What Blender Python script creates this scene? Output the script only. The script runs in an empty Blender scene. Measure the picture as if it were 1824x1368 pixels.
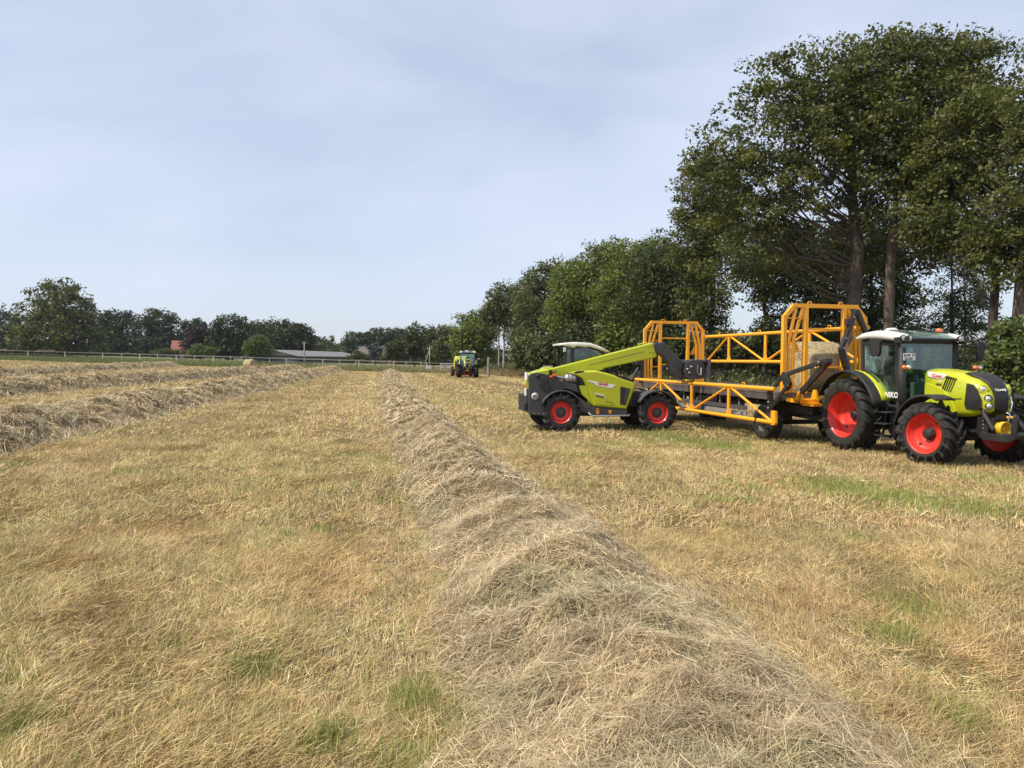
import bpy, math, random
import numpy as np
from mathutils import Vector, Matrix

# ------------------------------------------------------------------ camera, sky, sun
S = bpy.context.scene
COL = S.collection
R = math.radians
F = 1317.0                      # focal length in pixels of the 1824 px wide photograph
PITCH = math.atan(44 / F)
cam_d = bpy.data.cameras.new('camera')
cam = bpy.data.objects.new('camera', cam_d)
COL.objects.link(cam)
cam_d.sensor_width = 36.0
cam_d.lens = 36.0 * F / 1824
cam_d.clip_start = 0.05
cam_d.clip_end = 5000
cam.matrix_world = (Matrix.Translation((0, 0, 2.1)) @ Matrix.Rotation(R(90) - PITCH, 4, 'X')
                    @ Matrix.Rotation(R(0.4), 4, 'Z'))
S.camera = cam

SUN_AZ, SUN_EL = R(-112), R(52)    # azimuth from +Y, clockwise
sun_dir = Vector((math.sin(SUN_AZ) * math.cos(SUN_EL), math.cos(SUN_AZ) * math.cos(SUN_EL), math.sin(SUN_EL)))
W = bpy.data.worlds.new('World')
S.world = W
W.use_nodes = True
wn, wl = W.node_tree.nodes, W.node_tree.links
wn.clear()
w_out = wn.new('ShaderNodeOutputWorld')
w_bg = wn.new('ShaderNodeBackground')
w_bg.inputs['Strength'].default_value = 0.11
w_sky = wn.new('ShaderNodeTexSky')
w_sky.sky_type = 'NISHITA'
w_sky.sun_disc = False
w_sky.sun_elevation = SUN_EL
w_sky.sun_rotation = SUN_AZ
w_sky.air_density = 1.0
w_sky.dust_density = 1.0
w_tc = wn.new('ShaderNodeTexCoord')
w_map = wn.new('ShaderNodeMapping')
w_map.inputs['Rotation'].default_value = (0, 0, R(25))
w_map.inputs['Scale'].default_value = (0.8, 1.3, 3.2)
w_n1 = wn.new('ShaderNodeTexNoise')
w_n1.inputs['Scale'].default_value = 1.7
w_n1.inputs['Detail'].default_value = 6
w_n1.inputs['Roughness'].default_value = 0.5
w_n1.inputs['Distortion'].default_value = 0.35
w_r1 = wn.new('ShaderNodeValToRGB')
w_r1.color_ramp.elements[0].position = 0.30
w_r1.color_ramp.elements[0].color = (0.46, 0.46, 0.46, 1)
w_r1.color_ramp.elements[1].position = 0.66
w_r1.color_ramp.elements[1].color = (0.93, 0.93, 0.93, 1)
w_mix = wn.new('ShaderNodeMix')
w_mix.data_type = 'RGBA'
w_mix.inputs['B'].default_value = (5.35, 5.9, 7.2, 1)     # thin high cloud veil, in the sky texture's units
wl.new(w_tc.outputs['Generated'], w_map.inputs['Vector'])
wl.new(w_map.outputs['Vector'], w_n1.inputs['Vector'])
wl.new(w_n1.outputs['Fac'], w_r1.inputs['Fac'])
wl.new(w_r1.outputs['Color'], w_mix.inputs['Factor'])
wl.new(w_sky.outputs['Color'], w_mix.inputs['A'])
wl.new(w_mix.outputs['Result'], w_bg.inputs['Color'])
wl.new(w_bg.outputs['Background'], w_out.inputs['Surface'])

sl = bpy.data.lights.new('sun', 'SUN')
sl.energy = 3.8
sl.angle = R(0.9)
sl.color = (1.0, 0.90, 0.76)
so = bpy.data.objects.new('sun', sl)
COL.objects.link(so)
so.rotation_euler = (-sun_dir).to_track_quat('-Z', 'Y').to_euler()

S.view_settings.view_transform = 'Standard'
S.view_settings.look = 'None'
S.view_settings.gamma = 1
S.view_settings.exposure = 0.36
S.cycles.max_bounces = 8
S.cycles.diffuse_bounces = 3
S.cycles.glossy_bounces = 3
S.cycles.transmission_bounces = 6
S.cycles.transparent_max_bounces = 12
S.cycles.caustics_reflective = False
S.cycles.caustics_refractive = False

rng = np.random.default_rng(7)
random.seed(7)

# ------------------------------------------------------------------ node helpers
def new_mat(name):
    m = bpy.data.materials.new(name)
    m.use_nodes = True
    n, l = m.node_tree.nodes, m.node_tree.links
    return m, n, l, n['Principled BSDF']

def mixc(n, l, fac, a, b):
    k = n.new('ShaderNodeMix')
    k.data_type = 'RGBA'
    for s, v in (('Factor', fac), ('A', a), ('B', b)):
        if hasattr(v, 'is_output'):
            l.new(v, k.inputs[s])
        else:
            k.inputs[s].default_value = v
    return k.outputs['Result']

def noise(n, l, scale, detail=3, rough=0.5, vec=None, coord='Object'):
    t = n.new('ShaderNodeTexNoise')
    t.inputs['Scale'].default_value = scale
    t.inputs['Detail'].default_value = detail
    t.inputs['Roughness'].default_value = rough
    if vec is None:
        c = n.new('ShaderNodeTexCoord')
        vec = c.outputs[coord]
    l.new(vec, t.inputs['Vector'])
    return t.outputs['Fac']

def ramp(n, l, fac, stops):
    r = n.new('ShaderNodeValToRGB')
    e = r.color_ramp.elements
    while len(e) < len(stops):
        e.new(0.5)
    for i, (p, c) in enumerate(stops):
        e[i].position = p
        e[i].color = (*c, 1) if len(c) == 3 else c
    l.new(fac, r.inputs['Fac'])
    return r.outputs['Color']

def bump(n, l, b, h, strength, dist):
    k = n.new('ShaderNodeBump')
    k.inputs['Strength'].default_value = strength
    k.inputs['Distance'].default_value = dist
    l.new(h, k.inputs['Height'])
    l.new(k.outputs['Normal'], b.inputs['Normal'])

def paint(name, col, rough=0.35, coat=0.3, dust=0.15, metal=0.0, nscale=3.0):
    m, n, l, b = new_mat(name)
    f = noise(n, l, nscale, 6, 0.6)
    d = ramp(n, l, f, [(0.42, (0, 0, 0)), (0.75, (dust, dust, dust))])
    c = mixc(n, l, d, (*col, 1), (0.30, 0.25, 0.17, 1))
    l.new(c, b.inputs['Base Color'])
    rr = ramp(n, l, f, [(0.3, (rough,) * 3), (0.8, (min(1, rough + 0.25),) * 3)])
    l.new(rr, b.inputs['Roughness'])
    b.inputs['Coat Weight'].default_value = coat
    b.inputs['Coat Roughness'].default_value = 0.12
    b.inputs['Metallic'].default_value = metal
    return m

M = {}
M['lime'] = paint('lime_paint', (0.47, 0.51, 0.008), 0.36, 0.35, 0.06)
M['grey'] = paint('dark_grey_paint', (0.045, 0.046, 0.048), 0.5, 0.1, 0.10)
M['black'] = paint('black_plastic', (0.014, 0.014, 0.015), 0.5, 0.0, 0.08)
M['gloss_black'] = paint('black_paint', (0.012, 0.012, 0.013), 0.3, 0.3, 0.05)
M['white'] = paint('roof_white', (0.64, 0.62, 0.56), 0.45, 0.2, 0.08)
M['decal'] = paint('decal_white', (0.80, 0.78, 0.74), 0.45, 0.1, 0.04)
M['red'] = paint('rim_red', (0.70, 0.030, 0.014), 0.38, 0.35, 0.10)
M['decal_red'] = paint('decal_red', (0.55, 0.02, 0.03), 0.45, 0.1, 0.0)
M['orange'] = paint('trailer_orange', (0.93, 0.40, 0.006), 0.42, 0.2, 0.06)
M['yellow'] = paint('pto_yellow', (0.75, 0.45, 0.01), 0.45, 0.1, 0.1)
M['sticker'] = paint('sticker_orange', (0.80, 0.32, 0.01), 0.5, 0.0, 0.0)
M['rubber'] = paint('tyre_rubber', (0.015, 0.0145, 0.014), 0.62, 0.0, 0.09, nscale=5)
M['steel'] = paint('bare_steel', (0.42, 0.41, 0.40), 0.35, 0.0, 0.1, metal=0.85)
M['alu'] = paint('galvanised_rail', (0.36, 0.36, 0.36), 0.5, 0.0, 0.15, metal=0.4)
M['deck'] = paint('deck_boards', (0.10, 0.095, 0.09), 0.7, 0.0, 0.35)
M['deckedge'] = paint('deck_edge', (0.075, 0.07, 0.068), 0.5, 0.0, 0.35)
M['seat'] = paint('seat_cloth', (0.05, 0.055, 0.05), 0.8, 0.0, 0.1)
M['inner'] = paint('cab_trim', (0.10, 0.12, 0.11), 0.7, 0.0, 0.1)
M['amber'] = paint('amber_lens', (0.75, 0.16, 0.01), 0.2, 0.5, 0.0)
M['lens'] = paint('lamp_lens', (0.65, 0.66, 0.64), 0.12, 0.8, 0.0, metal=0.5)
M['redlens'] = paint('red_lens', (0.35, 0.01, 0.015), 0.25, 0.4, 0.0)
M['blue'] = paint('plate_blue', (0.02, 0.08, 0.45), 0.4, 0.1, 0.0)
M['postwhite'] = paint('fence_white', (0.52, 0.52, 0.47), 0.7, 0.0, 0.25)
M['polegrey'] = paint('pole_grey', (0.30, 0.28, 0.24), 0.8, 0.0, 0.3)
M['roofgrey'] = paint('barn_roof', (0.17, 0.165, 0.17), 0.8, 0.0, 0.2)
M['rooftile'] = paint('brown_tiles', (0.13, 0.115, 0.105), 0.85, 0.0, 0.2)
M['barnwall'] = paint('barn_wall', (0.10, 0.10, 0.10), 0.8, 0.0, 0.2)
M['barngable'] = paint('barn_gable', (0.50, 0.47, 0.42), 0.8, 0.0, 0.2)
M['redtile'] = paint('red_tiles', (0.24, 0.085, 0.065), 0.85, 0.0, 0.2)
M['brick'] = paint('red_brick', (0.26, 0.10, 0.07), 0.85, 0.0, 0.2)
M['horse'] = paint('horse_bay', (0.055, 0.020, 0.011), 0.6, 0.0, 0.05)
M['horsedark'] = paint('horse_dark', (0.035, 0.016, 0.011), 0.6, 0.0, 0.05)

def glass_mat(name, tint, refl=1.0):
    m, n, l, b = new_mat(name)
    n.remove(b)
    tr = n.new('ShaderNodeBsdfTransparent')
    tr.inputs['Color'].default_value = (*tint, 1)
    gl = n.new('ShaderNodeBsdfGlossy')
    gl.inputs['Roughness'].default_value = 0.02
    gl.inputs['Color'].default_value = (0.9, 0.95, 0.93, 1)
    lw = n.new('ShaderNodeLayerWeight')
    p5 = n.new('ShaderNodeMath'); p5.operation = 'POWER'; p5.inputs[1].default_value = 4.5
    l.new(lw.outputs['Facing'], p5.inputs[0])
    ml = n.new('ShaderNodeMath'); ml.operation = 'MULTIPLY_ADD'; ml.inputs[1].default_value = 0.9; ml.inputs[2].default_value = 0.075
    l.new(p5.outputs[0], ml.inputs[0])
    mx = n.new('ShaderNodeMixShader')
    l.new(ml.outputs[0], mx.inputs['Fac'])
    l.new(tr.outputs['BSDF'], mx.inputs[1])
    l.new(gl.outputs['BSDF'], mx.inputs[2])
    l.new(mx.outputs['Shader'], n['Material Output'].inputs['Surface'])
    return m
M['glass'] = glass_mat('cab_glass', (0.84, 0.965, 0.925))
M['darkglass'] = glass_mat('tinted_glass', (0.74, 0.83, 0.79))

def leaf_mat(name, a, b_, trans=0.27):
    """foliage: colour between a and b_ picked by each leaf's own stored tint"""
    m, n, l, b = new_mat(name)
    at = n.new('ShaderNodeAttribute')
    at.attribute_name = 'tint'
    c = mixc(n, l, at.outputs['Fac'], (*a, 1), (*b_, 1))
    l.new(c, b.inputs['Base Color'])
    b.inputs['Roughness'].default_value = 0.55
    b.inputs['Specular IOR Level'].default_value = 0.35
    tl = n.new('ShaderNodeBsdfTranslucent')
    k = n.new('ShaderNodeMix')
    k.data_type = 'RGBA'
    k.blend_type = 'MULTIPLY'
    k.inputs['Factor'].default_value = 1
    l.new(c, k.inputs['A'])
    k.inputs['B'].default_value = (1.5, 1.6, 0.7, 1)
    l.new(k.outputs['Result'], tl.inputs['Color'])
    mx = n.new('ShaderNodeMixShader')
    mx.inputs['Fac'].default_value = trans
    l.new(b.outputs['BSDF'], mx.inputs[1])
    l.new(tl.outputs['BSDF'], mx.inputs[2])
    l.new(mx.outputs['Shader'], n['Material Output'].inputs['Surface'])
    return m
LEAF = {
    'oak': leaf_mat('oak_leaves', (0.040, 0.051, 0.014), (0.155, 0.166, 0.042)),
    'maple': leaf_mat('maple_leaves', (0.052, 0.080, 0.015), (0.20, 0.23, 0.05)),
    'birch': leaf_mat('birch_leaves', (0.055, 0.072, 0.026), (0.15, 0.165, 0.065)),
    'dark': leaf_mat('dark_leaves', (0.03, 0.044, 0.014), (0.09, 0.11, 0.034)),
    'far': leaf_mat('far_leaves', (0.024, 0.038, 0.016), (0.062, 0.080, 0.032)),
    'olive': leaf_mat('olive_leaves', (0.040, 0.052, 0.016), (0.105, 0.115, 0.036)),
    'purple': leaf_mat('copper_leaves', (0.020, 0.013, 0.016), (0.050, 0.032, 0.036)),
    'spruce': leaf_mat('spruce_needles', (0.045, 0.058, 0.052), (0.095, 0.110, 0.095), 0.1),
    'bright': leaf_mat('willow_leaves', (0.060, 0.085, 0.020), (0.150, 0.190, 0.050)),
    'weed': leaf_mat('weed_leaves', (0.050, 0.065, 0.020), (0.130, 0.140, 0.050)),
}

def attr_mat(name, rough=0.7, trans=0.25, spec=0.3):
    m, n, l, b = new_mat(name)
    at = n.new('ShaderNodeAttribute')
    at.attribute_name = 'blade'
    l.new(at.outputs['Color'], b.inputs['Base Color'])
    b.inputs['Roughness'].default_value = rough
    b.inputs['Specular IOR Level'].default_value = spec
    if trans:
        tl = n.new('ShaderNodeBsdfTranslucent')
        l.new(at.outputs['Color'], tl.inputs['Color'])
        mx = n.new('ShaderNodeMixShader')
        mx.inputs['Fac'].default_value = trans
        l.new(b.outputs['BSDF'], mx.inputs[1])
        l.new(tl.outputs['BSDF'], mx.inputs[2])
        l.new(mx.outputs['Shader'], n['Material Output'].inputs['Surface'])
    return m
M['blade'] = attr_mat('grass_blade', 0.6, 0.10, 0.4)
M['straw'] = attr_mat('hay_straw', 0.5, 0.08, 0.45)

def bark(name, a, b_, birch=False):
    m, n, l, b = new_mat(name)
    c = n.new('ShaderNodeTexCoord')
    mp = n.new('ShaderNodeMapping')
    mp.inputs['Scale'].default_value = (5, 5, 1.1) if not birch else (1.5, 1.5, 7)
    l.new(c.outputs['Object'], mp.inputs['Vector'])
    f = noise(n, l, 2.2, 6, 0.65, mp.outputs['Vector'])
    col = ramp(n, l, f, [(0.35, a), (0.62, b_)])
    l.new(col, b.inputs['Base Color'])
    b.inputs['Roughness'].default_value = 0.9
    bump(n, l, b, f, 0.6, 0.06)
    return m
M['bark'] = bark('oak_bark', (0.040, 0.031, 0.024), (0.155, 0.12, 0.09))
M['barkdark'] = bark('dark_bark', (0.020, 0.016, 0.013), (0.07, 0.055, 0.045))
M['barkbirch'] = bark('birch_bark', (0.16, 0.14, 0.12), (0.50, 0.45, 0.38), True)
M['woodpost'] = bark('weathered_post', (0.22, 0.19, 0.15), (0.42, 0.37, 0.30))

# ------------------------------------------------------------------ mesh builder
class MB:
    def __init__(s):
        s.v, s.f, s.m, s.s = [], [], [], []
    def add(s, verts, faces, mat=0, smooth=False):
        o = len(s.v)
        s.v += [tuple(p) for p in verts]
        for f in faces:
            s.f.append([i + o for i in f])
            s.m.append(mat)
            s.s.append(smooth)
        return s
    def box(s, c, d, rot=None, mat=0):
        x, y, z = d[0] / 2, d[1] / 2, d[2] / 2
        p = [Vector((a, b, e)) for a in (-x, x) for b in (-y, y) for e in (-z, z)]
        if rot is not None:
            p = [rot @ q for q in p]
        p = [q + Vector(c) for q in p]
        return s.add(p, [(0, 1, 3, 2), (4, 6, 7, 5), (0, 4, 5, 1), (2, 3, 7, 6), (0, 2, 6, 4), (1, 5, 7, 3)], mat)
    def prism(s, pts, y0, y1, ax='y', mat=0, smooth=False):
        """outline extruded between two planes; ax y: pts are (x,z); x: (y,z); z: (x,y)"""
        def P(p, t):
            return (p[0], t, p[1]) if ax == 'y' else (t, p[0], p[1]) if ax == 'x' else (p[0], p[1], t)
        n = len(pts)
        area = sum(pts[i][0] * pts[(i + 1) % n][1] - pts[(i + 1) % n][0] * pts[i][1] for i in range(n))
        if (area < 0):
            pts = pts[::-1]
        lo, hi = min(y0, y1), max(y0, y1)
        if ax == 'y':
            lo, hi = hi, lo
        v = [P(p, lo) for p in pts] + [P(p, hi) for p in pts]
        fs = [tuple(range(n))[::-1], tuple(range(n, 2 * n))]
        fs += [(i, (i + 1) % n, n + (i + 1) % n, n + i) for i in range(n)]
        return s.add(v, fs, mat, smooth)
    def beam(s, a, b, w, h, up=(0, 0, 1), mat=0):
        a, b = Vector(a), Vector(b)
        d = (b - a).normalized()
        u = Vector(up)
        if abs(d.dot(u)) > 0.99:
            u = Vector((1, 0, 0))
        r = d.cross(u).normalized()
        u = r.cross(d).normalized()
        p = [q + r * i * w / 2 + u * j * h / 2 for q in (a, b) for i, j in ((-1, -1), (1, -1), (1, 1), (-1, 1))]
        return s.add(p, [(3, 2, 1, 0), (4, 5, 6, 7), (0, 1, 5, 4), (1, 2, 6, 5), (2, 3, 7, 6), (3, 0, 4, 7)], mat)
    def tube(s, path, r, n=8, mat=0, caps=True, smooth=True):
        path = [Vector(p) for p in path]
        rs = r if isinstance(r, (list, tuple)) else [r] * len(path)
        rings, prev = [], None
        for i, p in enumerate(path):
            a = path[max(0, i - 1)]
            b = path[min(len(path) - 1, i + 1)]
            d = (b - a)
            d = d.normalized() if d.length > 1e-9 else Vector((0, 0, 1))
            if prev is None:
                u = d.cross(Vector((0.31, 0.17, 0.93)))
                if u.length < 0.05:
                    u = d.cross(Vector((1, 0, 0)))
            else:
                u = prev - d * prev.dot(d)
            u.normalize()
            prev = u
            w = d.cross(u)
            rings.append([p + (u * math.cos(t) + w * math.sin(t)) * rs[i] for t in (2 * math.pi * k / n for k in range(n))])
        v = [q for rg in rings for q in rg]
        fs = []
        for i in range(len(rings) - 1):
            for k in range(n):
                k2 = (k + 1) % n
                fs.append((i * n + k, i * n + k2, (i + 1) * n + k2, (i + 1) * n + k))
        s.add(v, fs, mat, smooth)
        if caps:
            s.add(rings[0], [tuple(range(n))[::-1]], mat)
            s.add(rings[-1], [tuple(range(n))], mat)
        return s
    def lathe(s, prof, c=(0, 0, 0), ax='y', n=32, mat=0, smooth=True):
        """prof: (radius, position along the axis)"""
        v, fs = [], []
        for r, t in prof:
            for k in range(n):
                a = 2 * math.pi * k / n
                q, w = r * math.cos(a), r * math.sin(a)
                p = (q, t, w) if ax == 'y' else (t, q, w) if ax == 'x' else (q, w, t)
                v.append((p[0] + c[0], p[1] + c[1], p[2] + c[2]))
        for i in range(len(prof) - 1):
            for k in range(n):
                k2 = (k + 1) % n
                fs.append((i * n + k, i * n + k2, (i + 1) * n + k2, (i + 1) * n + k))
        return s.add(v, fs, mat, smooth)
    def loft(s, secs, mat=0, caps=True, closed=True, smooth=True):
        n = len(secs[0])
        v = [p for q in secs for p in q]
        fs = []
        for i in range(len(secs) - 1):
            for k in range(n if closed else n - 1):
                k2 = (k + 1) % n
                fs.append((i * n + k, i * n + k2, (i + 1) * n + k2, (i + 1) * n + k))
        s.add(v, fs, mat, smooth)
        if caps:
            s.add(secs[0], [tuple(range(n))[::-1]], mat)
            s.add(secs[-1], [tuple(range(n))], mat)
        return s
    def build(s, name, mats, parent=None, bevel=0, loc=None, segs=2, fix=True):
        me = bpy.data.meshes.new(name)
        me.from_pydata(s.v, [], s.f)
        for m in (mats if isinstance(mats, (list, tuple)) else [mats]):
            me.materials.append(M[m] if isinstance(m, str) else m)
        me.polygons.foreach_set('material_index', s.m)
        me.polygons.foreach_set('use_smooth', s.s)
        if fix:
            import bmesh
            bm = bmesh.new()
            bm.from_mesh(me)
            bmesh.ops.remove_doubles(bm, verts=bm.verts, dist=1e-5)
            bmesh.ops.recalc_face_normals(bm, faces=bm.faces)
            bm.to_mesh(me)
            bm.free()
        o = bpy.data.objects.new(name, me)
        COL.objects.link(o)
        if loc is not None:
            o.location = loc
        if parent is not None:
            o.parent = parent
        if bevel:
            b = o.modifiers.new('bevel', 'BEVEL')
            b.width = bevel
            b.segments = segs
            b.limit_method = 'ANGLE'
            b.angle_limit = R(35)
            b.harden_normals = False
        return o

def empty(name, loc=(0, 0, 0), rz=0, parent=None):
    o = bpy.data.objects.new(name, None)
    COL.objects.link(o)
    o.location = loc
    o.rotation_euler = (0, 0, rz)
    if parent is not None:
        o.parent = parent
    return o

def tag(o, label=None, cat=None, group=None, kind=None):
    for k, v in (('label', label), ('category', cat), ('group', group), ('kind', kind)):
        if v:
            o[k] = v
    return o

def copy_tree(o, parent=None):
    c = o.copy()
    COL.objects.link(c)
    if parent is not None:
        c.parent = parent
    for ch in list(o.children):
        copy_tree(ch, c)
    return c

def text(name, txt, size, mat, parent, origin, xdir, ydir, shear=0.0, offset=0.0, extrude=0.002, align='LEFT', sx=1.0, space=1.0):
    cu = bpy.data.curves.new(name, 'FONT')
    cu.body = txt
    cu.size = size
    cu.shear = shear
    cu.offset = offset
    cu.extrude = extrude
    cu.align_x = align
    cu.space_character = space
    t = bpy.data.objects.new(name, cu)
    COL.objects.link(t)
    dg = bpy.context.evaluated_depsgraph_get()
    me = bpy.data.meshes.new_from_object(t.evaluated_get(dg))
    bpy.data.objects.remove(t)
    me.name = name
    me.materials.clear()
    me.materials.append(M[mat])
    o = bpy.data.objects.new(name, me)
    COL.objects.link(o)
    x, y = Vector(xdir).normalized(), Vector(ydir).normalized()
    z = x.cross(y).normalized()
    y = z.cross(x)
    mm = Matrix((x * sx, y, z)).transposed().to_4x4()
    mm.translation = Vector(origin)
    o.parent = parent
    o.matrix_local = mm
    return o

def big_mesh(name, V, loops, starts, mats, parent=None, attrs=(), smooth=False):
    me = bpy.data.meshes.new(name)
    V = np.ascontiguousarray(V, dtype=np.float32)
    loops = np.ascontiguousarray(loops, dtype=np.int32)
    starts = np.ascontiguousarray(starts, dtype=np.int32)
    me.vertices.add(len(V))
    me.vertices.foreach_set('co', V.ravel())
    me.loops.add(len(loops))
    me.loops.foreach_set('vertex_index', loops)
    me.polygons.add(len(starts))
    me.polygons.foreach_set('loop_start', starts)
    if smooth:
        me.polygons.foreach_set('use_smooth', np.ones(len(starts), dtype=bool))
    for an, typ, data in attrs:
        a = me.attributes.new(an, typ, 'FACE')
        if typ == 'FLOAT':
            a.data.foreach_set('value', np.ascontiguousarray(data, dtype=np.float32))
        else:
            a.data.foreach_set('color', np.ascontiguousarray(data, dtype=np.float32).ravel())
    me.update(calc_edges=True)
    for m in mats:
        me.materials.append(M[m] if isinstance(m, str) else m)
    o = bpy.data.objects.new(name, me)
    COL.objects.link(o)
    if parent is not None:
        o.parent = parent
    return o

# ------------------------------------------------------------------ terrain
def terr(x, y):
    x = np.asarray(x, float)
    t = np.clip(-x - 9, 0, 110)
    return 0.02 * (t - 3 * (1 - np.exp(-t / 3)) * 0.4)

_tab = np.random.default_rng(11).random((256, 256))
def vnoise(x, y, s):
    """smooth value noise with cell size s"""
    x, y = np.asarray(x) / s + 1000.3, np.asarray(y) / s + 1000.7
    xi, yi = np.floor(x).astype(int), np.floor(y).astype(int)
    fx, fy = x - xi, y - yi
    fx, fy = fx * fx * (3 - 2 * fx), fy * fy * (3 - 2 * fy)
    g = lambda a, b: _tab[a % 256, b % 256]
    return (g(xi, yi) * (1 - fx) + g(xi + 1, yi) * fx) * (1 - fy) + (g(xi, yi + 1) * (1 - fx) + g(xi + 1, yi + 1) * fx) * fy

def px_x(px, d):
    return (px - 912) / F * d
def px_z(px, py, d):
    return 2.1 + (640 + (px - 912) * 0.007 - py) * d / F

def grid_sheet(name, xs, ys, mat, dz=0.0, mask=None):
    X, Y = np.meshgrid(xs, ys, indexing='ij')
    Z = terr(X, Y) + dz
    V = np.stack([X, Y, Z], -1).reshape(-1, 3)
    nx, ny = len(xs), len(ys)
    i, j = np.meshgrid(np.arange(nx - 1), np.arange(ny - 1), indexing='ij')
    a = (i * ny + j).ravel()
    q = np.stack([a, a + ny, a + ny + 1, a + 1], 1)
    if mask is not None:
        c = V[q].mean(1)
        q = q[mask(c[:, 0], c[:, 1])]
    return big_mesh(name, V, q.ravel(), np.arange(len(q)) * 4, [mat], smooth=True)

def field_mat():
    m, n, l, b = new_mat('mown_field')
    c = n.new('ShaderNodeTexCoord')
    mp = n.new('ShaderNodeMapping')
    mp.inputs['Rotation'].default_value = (0, 0, R(-10))
    mp.inputs['Scale'].default_value = (1, 0.22, 1)
    l.new(c.outputs['Object'], mp.inputs['Vector'])
    big = noise(n, l, 0.55, 5, 0.6, mp.outputs['Vector'])
    med = noise(n, l, 0.35, 5, 0.6, c.outputs['Object'])
    fine = noise(n, l, 9, 6, 0.7, c.outputs['Object'])
    c1 = ramp(n, l, big, [(0.30, (0.26, 0.18, 0.085)), (0.52, (0.40, 0.285, 0.135)), (0.72, (0.52, 0.38, 0.19))])
    c2 = mixc(n, l, ramp(n, l, med, [(0.52, (0, 0, 0)), (0.74, (0.45, 0.45, 0.45))]), c1, (0.26, 0.24, 0.07, 1))
    c3 = mixc(n, l, ramp(n, l, fine, [(0.35, (0.65, 0.65, 0.65)), (0.6, (0, 0, 0))]), c2, (0.13, 0.095, 0.05, 1))
    c4 = mixc(n, l, 0.44, c3, (0.055, 0.038, 0.020, 1))
    l.new(c4, b.inputs['Base Color'])
    b.inputs['Roughness'].default_value = 0.95
    b.inputs['Specular IOR Level'].default_value = 0.1
    bump(n, l, b, fine, 0.8, 0.08)
    return m
def pasture_mat():
    m, n, l, b = new_mat('pasture')
    c = n.new('ShaderNodeTexCoord')
    f = noise(n, l, 0.12, 5, 0.65, c.outputs['Object'])
    g = noise(n, l, 2.5, 5, 0.7, c.outputs['Object'])
    c1 = ramp(n, l, f, [(0.35, (0.13, 0.15, 0.045)), (0.60, (0.20, 0.20, 0.075)), (0.75, (0.29, 0.25, 0.12))])
    c2 = mixc(n, l, ramp(n, l, g, [(0.35, (0.5, 0.5, 0.5)), (0.6, (0, 0, 0))]), c1, (0.07, 0.08, 0.03, 1))
    l.new(c2, b.inputs['Base Color'])
    b.inputs['Roughness'].default_value = 0.95
    bump(n, l, b, g, 0.8, 0.2)
    return m
FIELD, PAST = field_mat(), pasture_mat()
xs = np.concatenate([np.linspace(-1500, -140, 18), np.linspace(-125, 60, 75), np.linspace(75, 1500, 20)])
ys = np.concatenate([np.linspace(-300, -20, 8), np.linspace(-10, 150, 65), np.linspace(165, 2500, 26)])
tag(grid_sheet('field_ground', xs, ys, FIELD), kind='structure')

# far edge of the mown field, and the rough verge along the trees on the right
def field_end(x):
    return 106.0 + np.clip(-x - 30, 0, 200) * 0.22
def verge_x(y):
    return 0.8 + 0.3 * (84 - y)
gx = np.linspace(-300, 30, 111)
gy = np.linspace(104, 330, 80)
tag(grid_sheet('pasture_ground', gx, gy, PAST, 0.006, lambda x, y: (y > field_end(x)) & (x < verge_x(y) + 4)), kind='structure')

# ------------------------------------------------------------------ blades, straws, windrows
def blades(P, D, L, Wd, bend, rs, two=True, sag=0.0):
    """flat tapering blades: base points P, unit directions D, lengths, widths; returns V, loops, starts, faces per blade"""
    n = len(P)
    side = np.stack([-D[:, 1], D[:, 0], np.zeros(n)], 1)
    k = rs.normal(0, 1, (n, 3))
    side = side + 0.35 * k * np.linalg.norm(side, axis=1, keepdims=True) + 0.02 * k
    side -= (side * D).sum(1, keepdims=True) * D
    side /= np.linalg.norm(side, axis=1, keepdims=True) + 1e-9
    L, Wd = L[:, None], Wd[:, None]
    bv = bend * rs.normal(0, 1, (n, 3)) * L
    bv[:, 2] = -abs(bv[:, 2]) * 0.6 - sag * L[:, 0]
    a, b = P - side * Wd / 2, P + side * Wd / 2
    m = P + D * L * 0.5 - bv * 0.25
    mm = m + bv * 0.0
    c, d = mm + side * Wd * 0.42, mm - side * Wd * 0.42
    t = P + D * L + bv
    if two:
        V = np.stack([a, b, c, d, t], 1).reshape(-1, 3)
        o = (np.arange(n) * 5)[:, None]
        loops = (o + np.array([0, 1, 2, 3, 3, 2, 4])).ravel()
        starts = ((np.arange(n) * 7)[:, None] + np.array([0, 4])).ravel()
        return V, loops, starts, 2
    V = np.stack([a, b, t], 1).reshape(-1, 3)
    o = (np.arange(n) * 3)[:, None]
    return V, (o + np.array([0, 1, 2])).ravel(), np.arange(n) * 3, 1

def join(parts):
    V, Lp, St, C = [], [], [], []
    vo = lo = 0
    for v, l, s, c in parts:
        V.append(v); Lp.append(l + vo); St.append(s + lo); C.append(c)
        vo += len(v); lo += len(l)
    return np.concatenate(V), np.concatenate(Lp), np.concatenate(St), np.concatenate(C)

def dirs(n, rs, tmin, tmax, az=None, azs=0.6):
    th = np.radians(rs.uniform(tmin, tmax, n))
    ph = rs.uniform(0, 2 * np.pi, n) if az is None else az + rs.normal(0, azs, n)
    return np.stack([np.sin(th) * np.cos(ph), np.sin(th) * np.sin(ph), np.cos(th)], 1)

def frustum_pts(n, d0, d1, rs, pad=0.06, power=1.0):
    y = np.sqrt(rs.uniform(d0 ** 2, d1 ** 2, n))
    x = rs.uniform(-1, 1, n) * y * (0.70 + pad) + rs.normal(0, 0.2, n)
    return x, y

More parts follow.
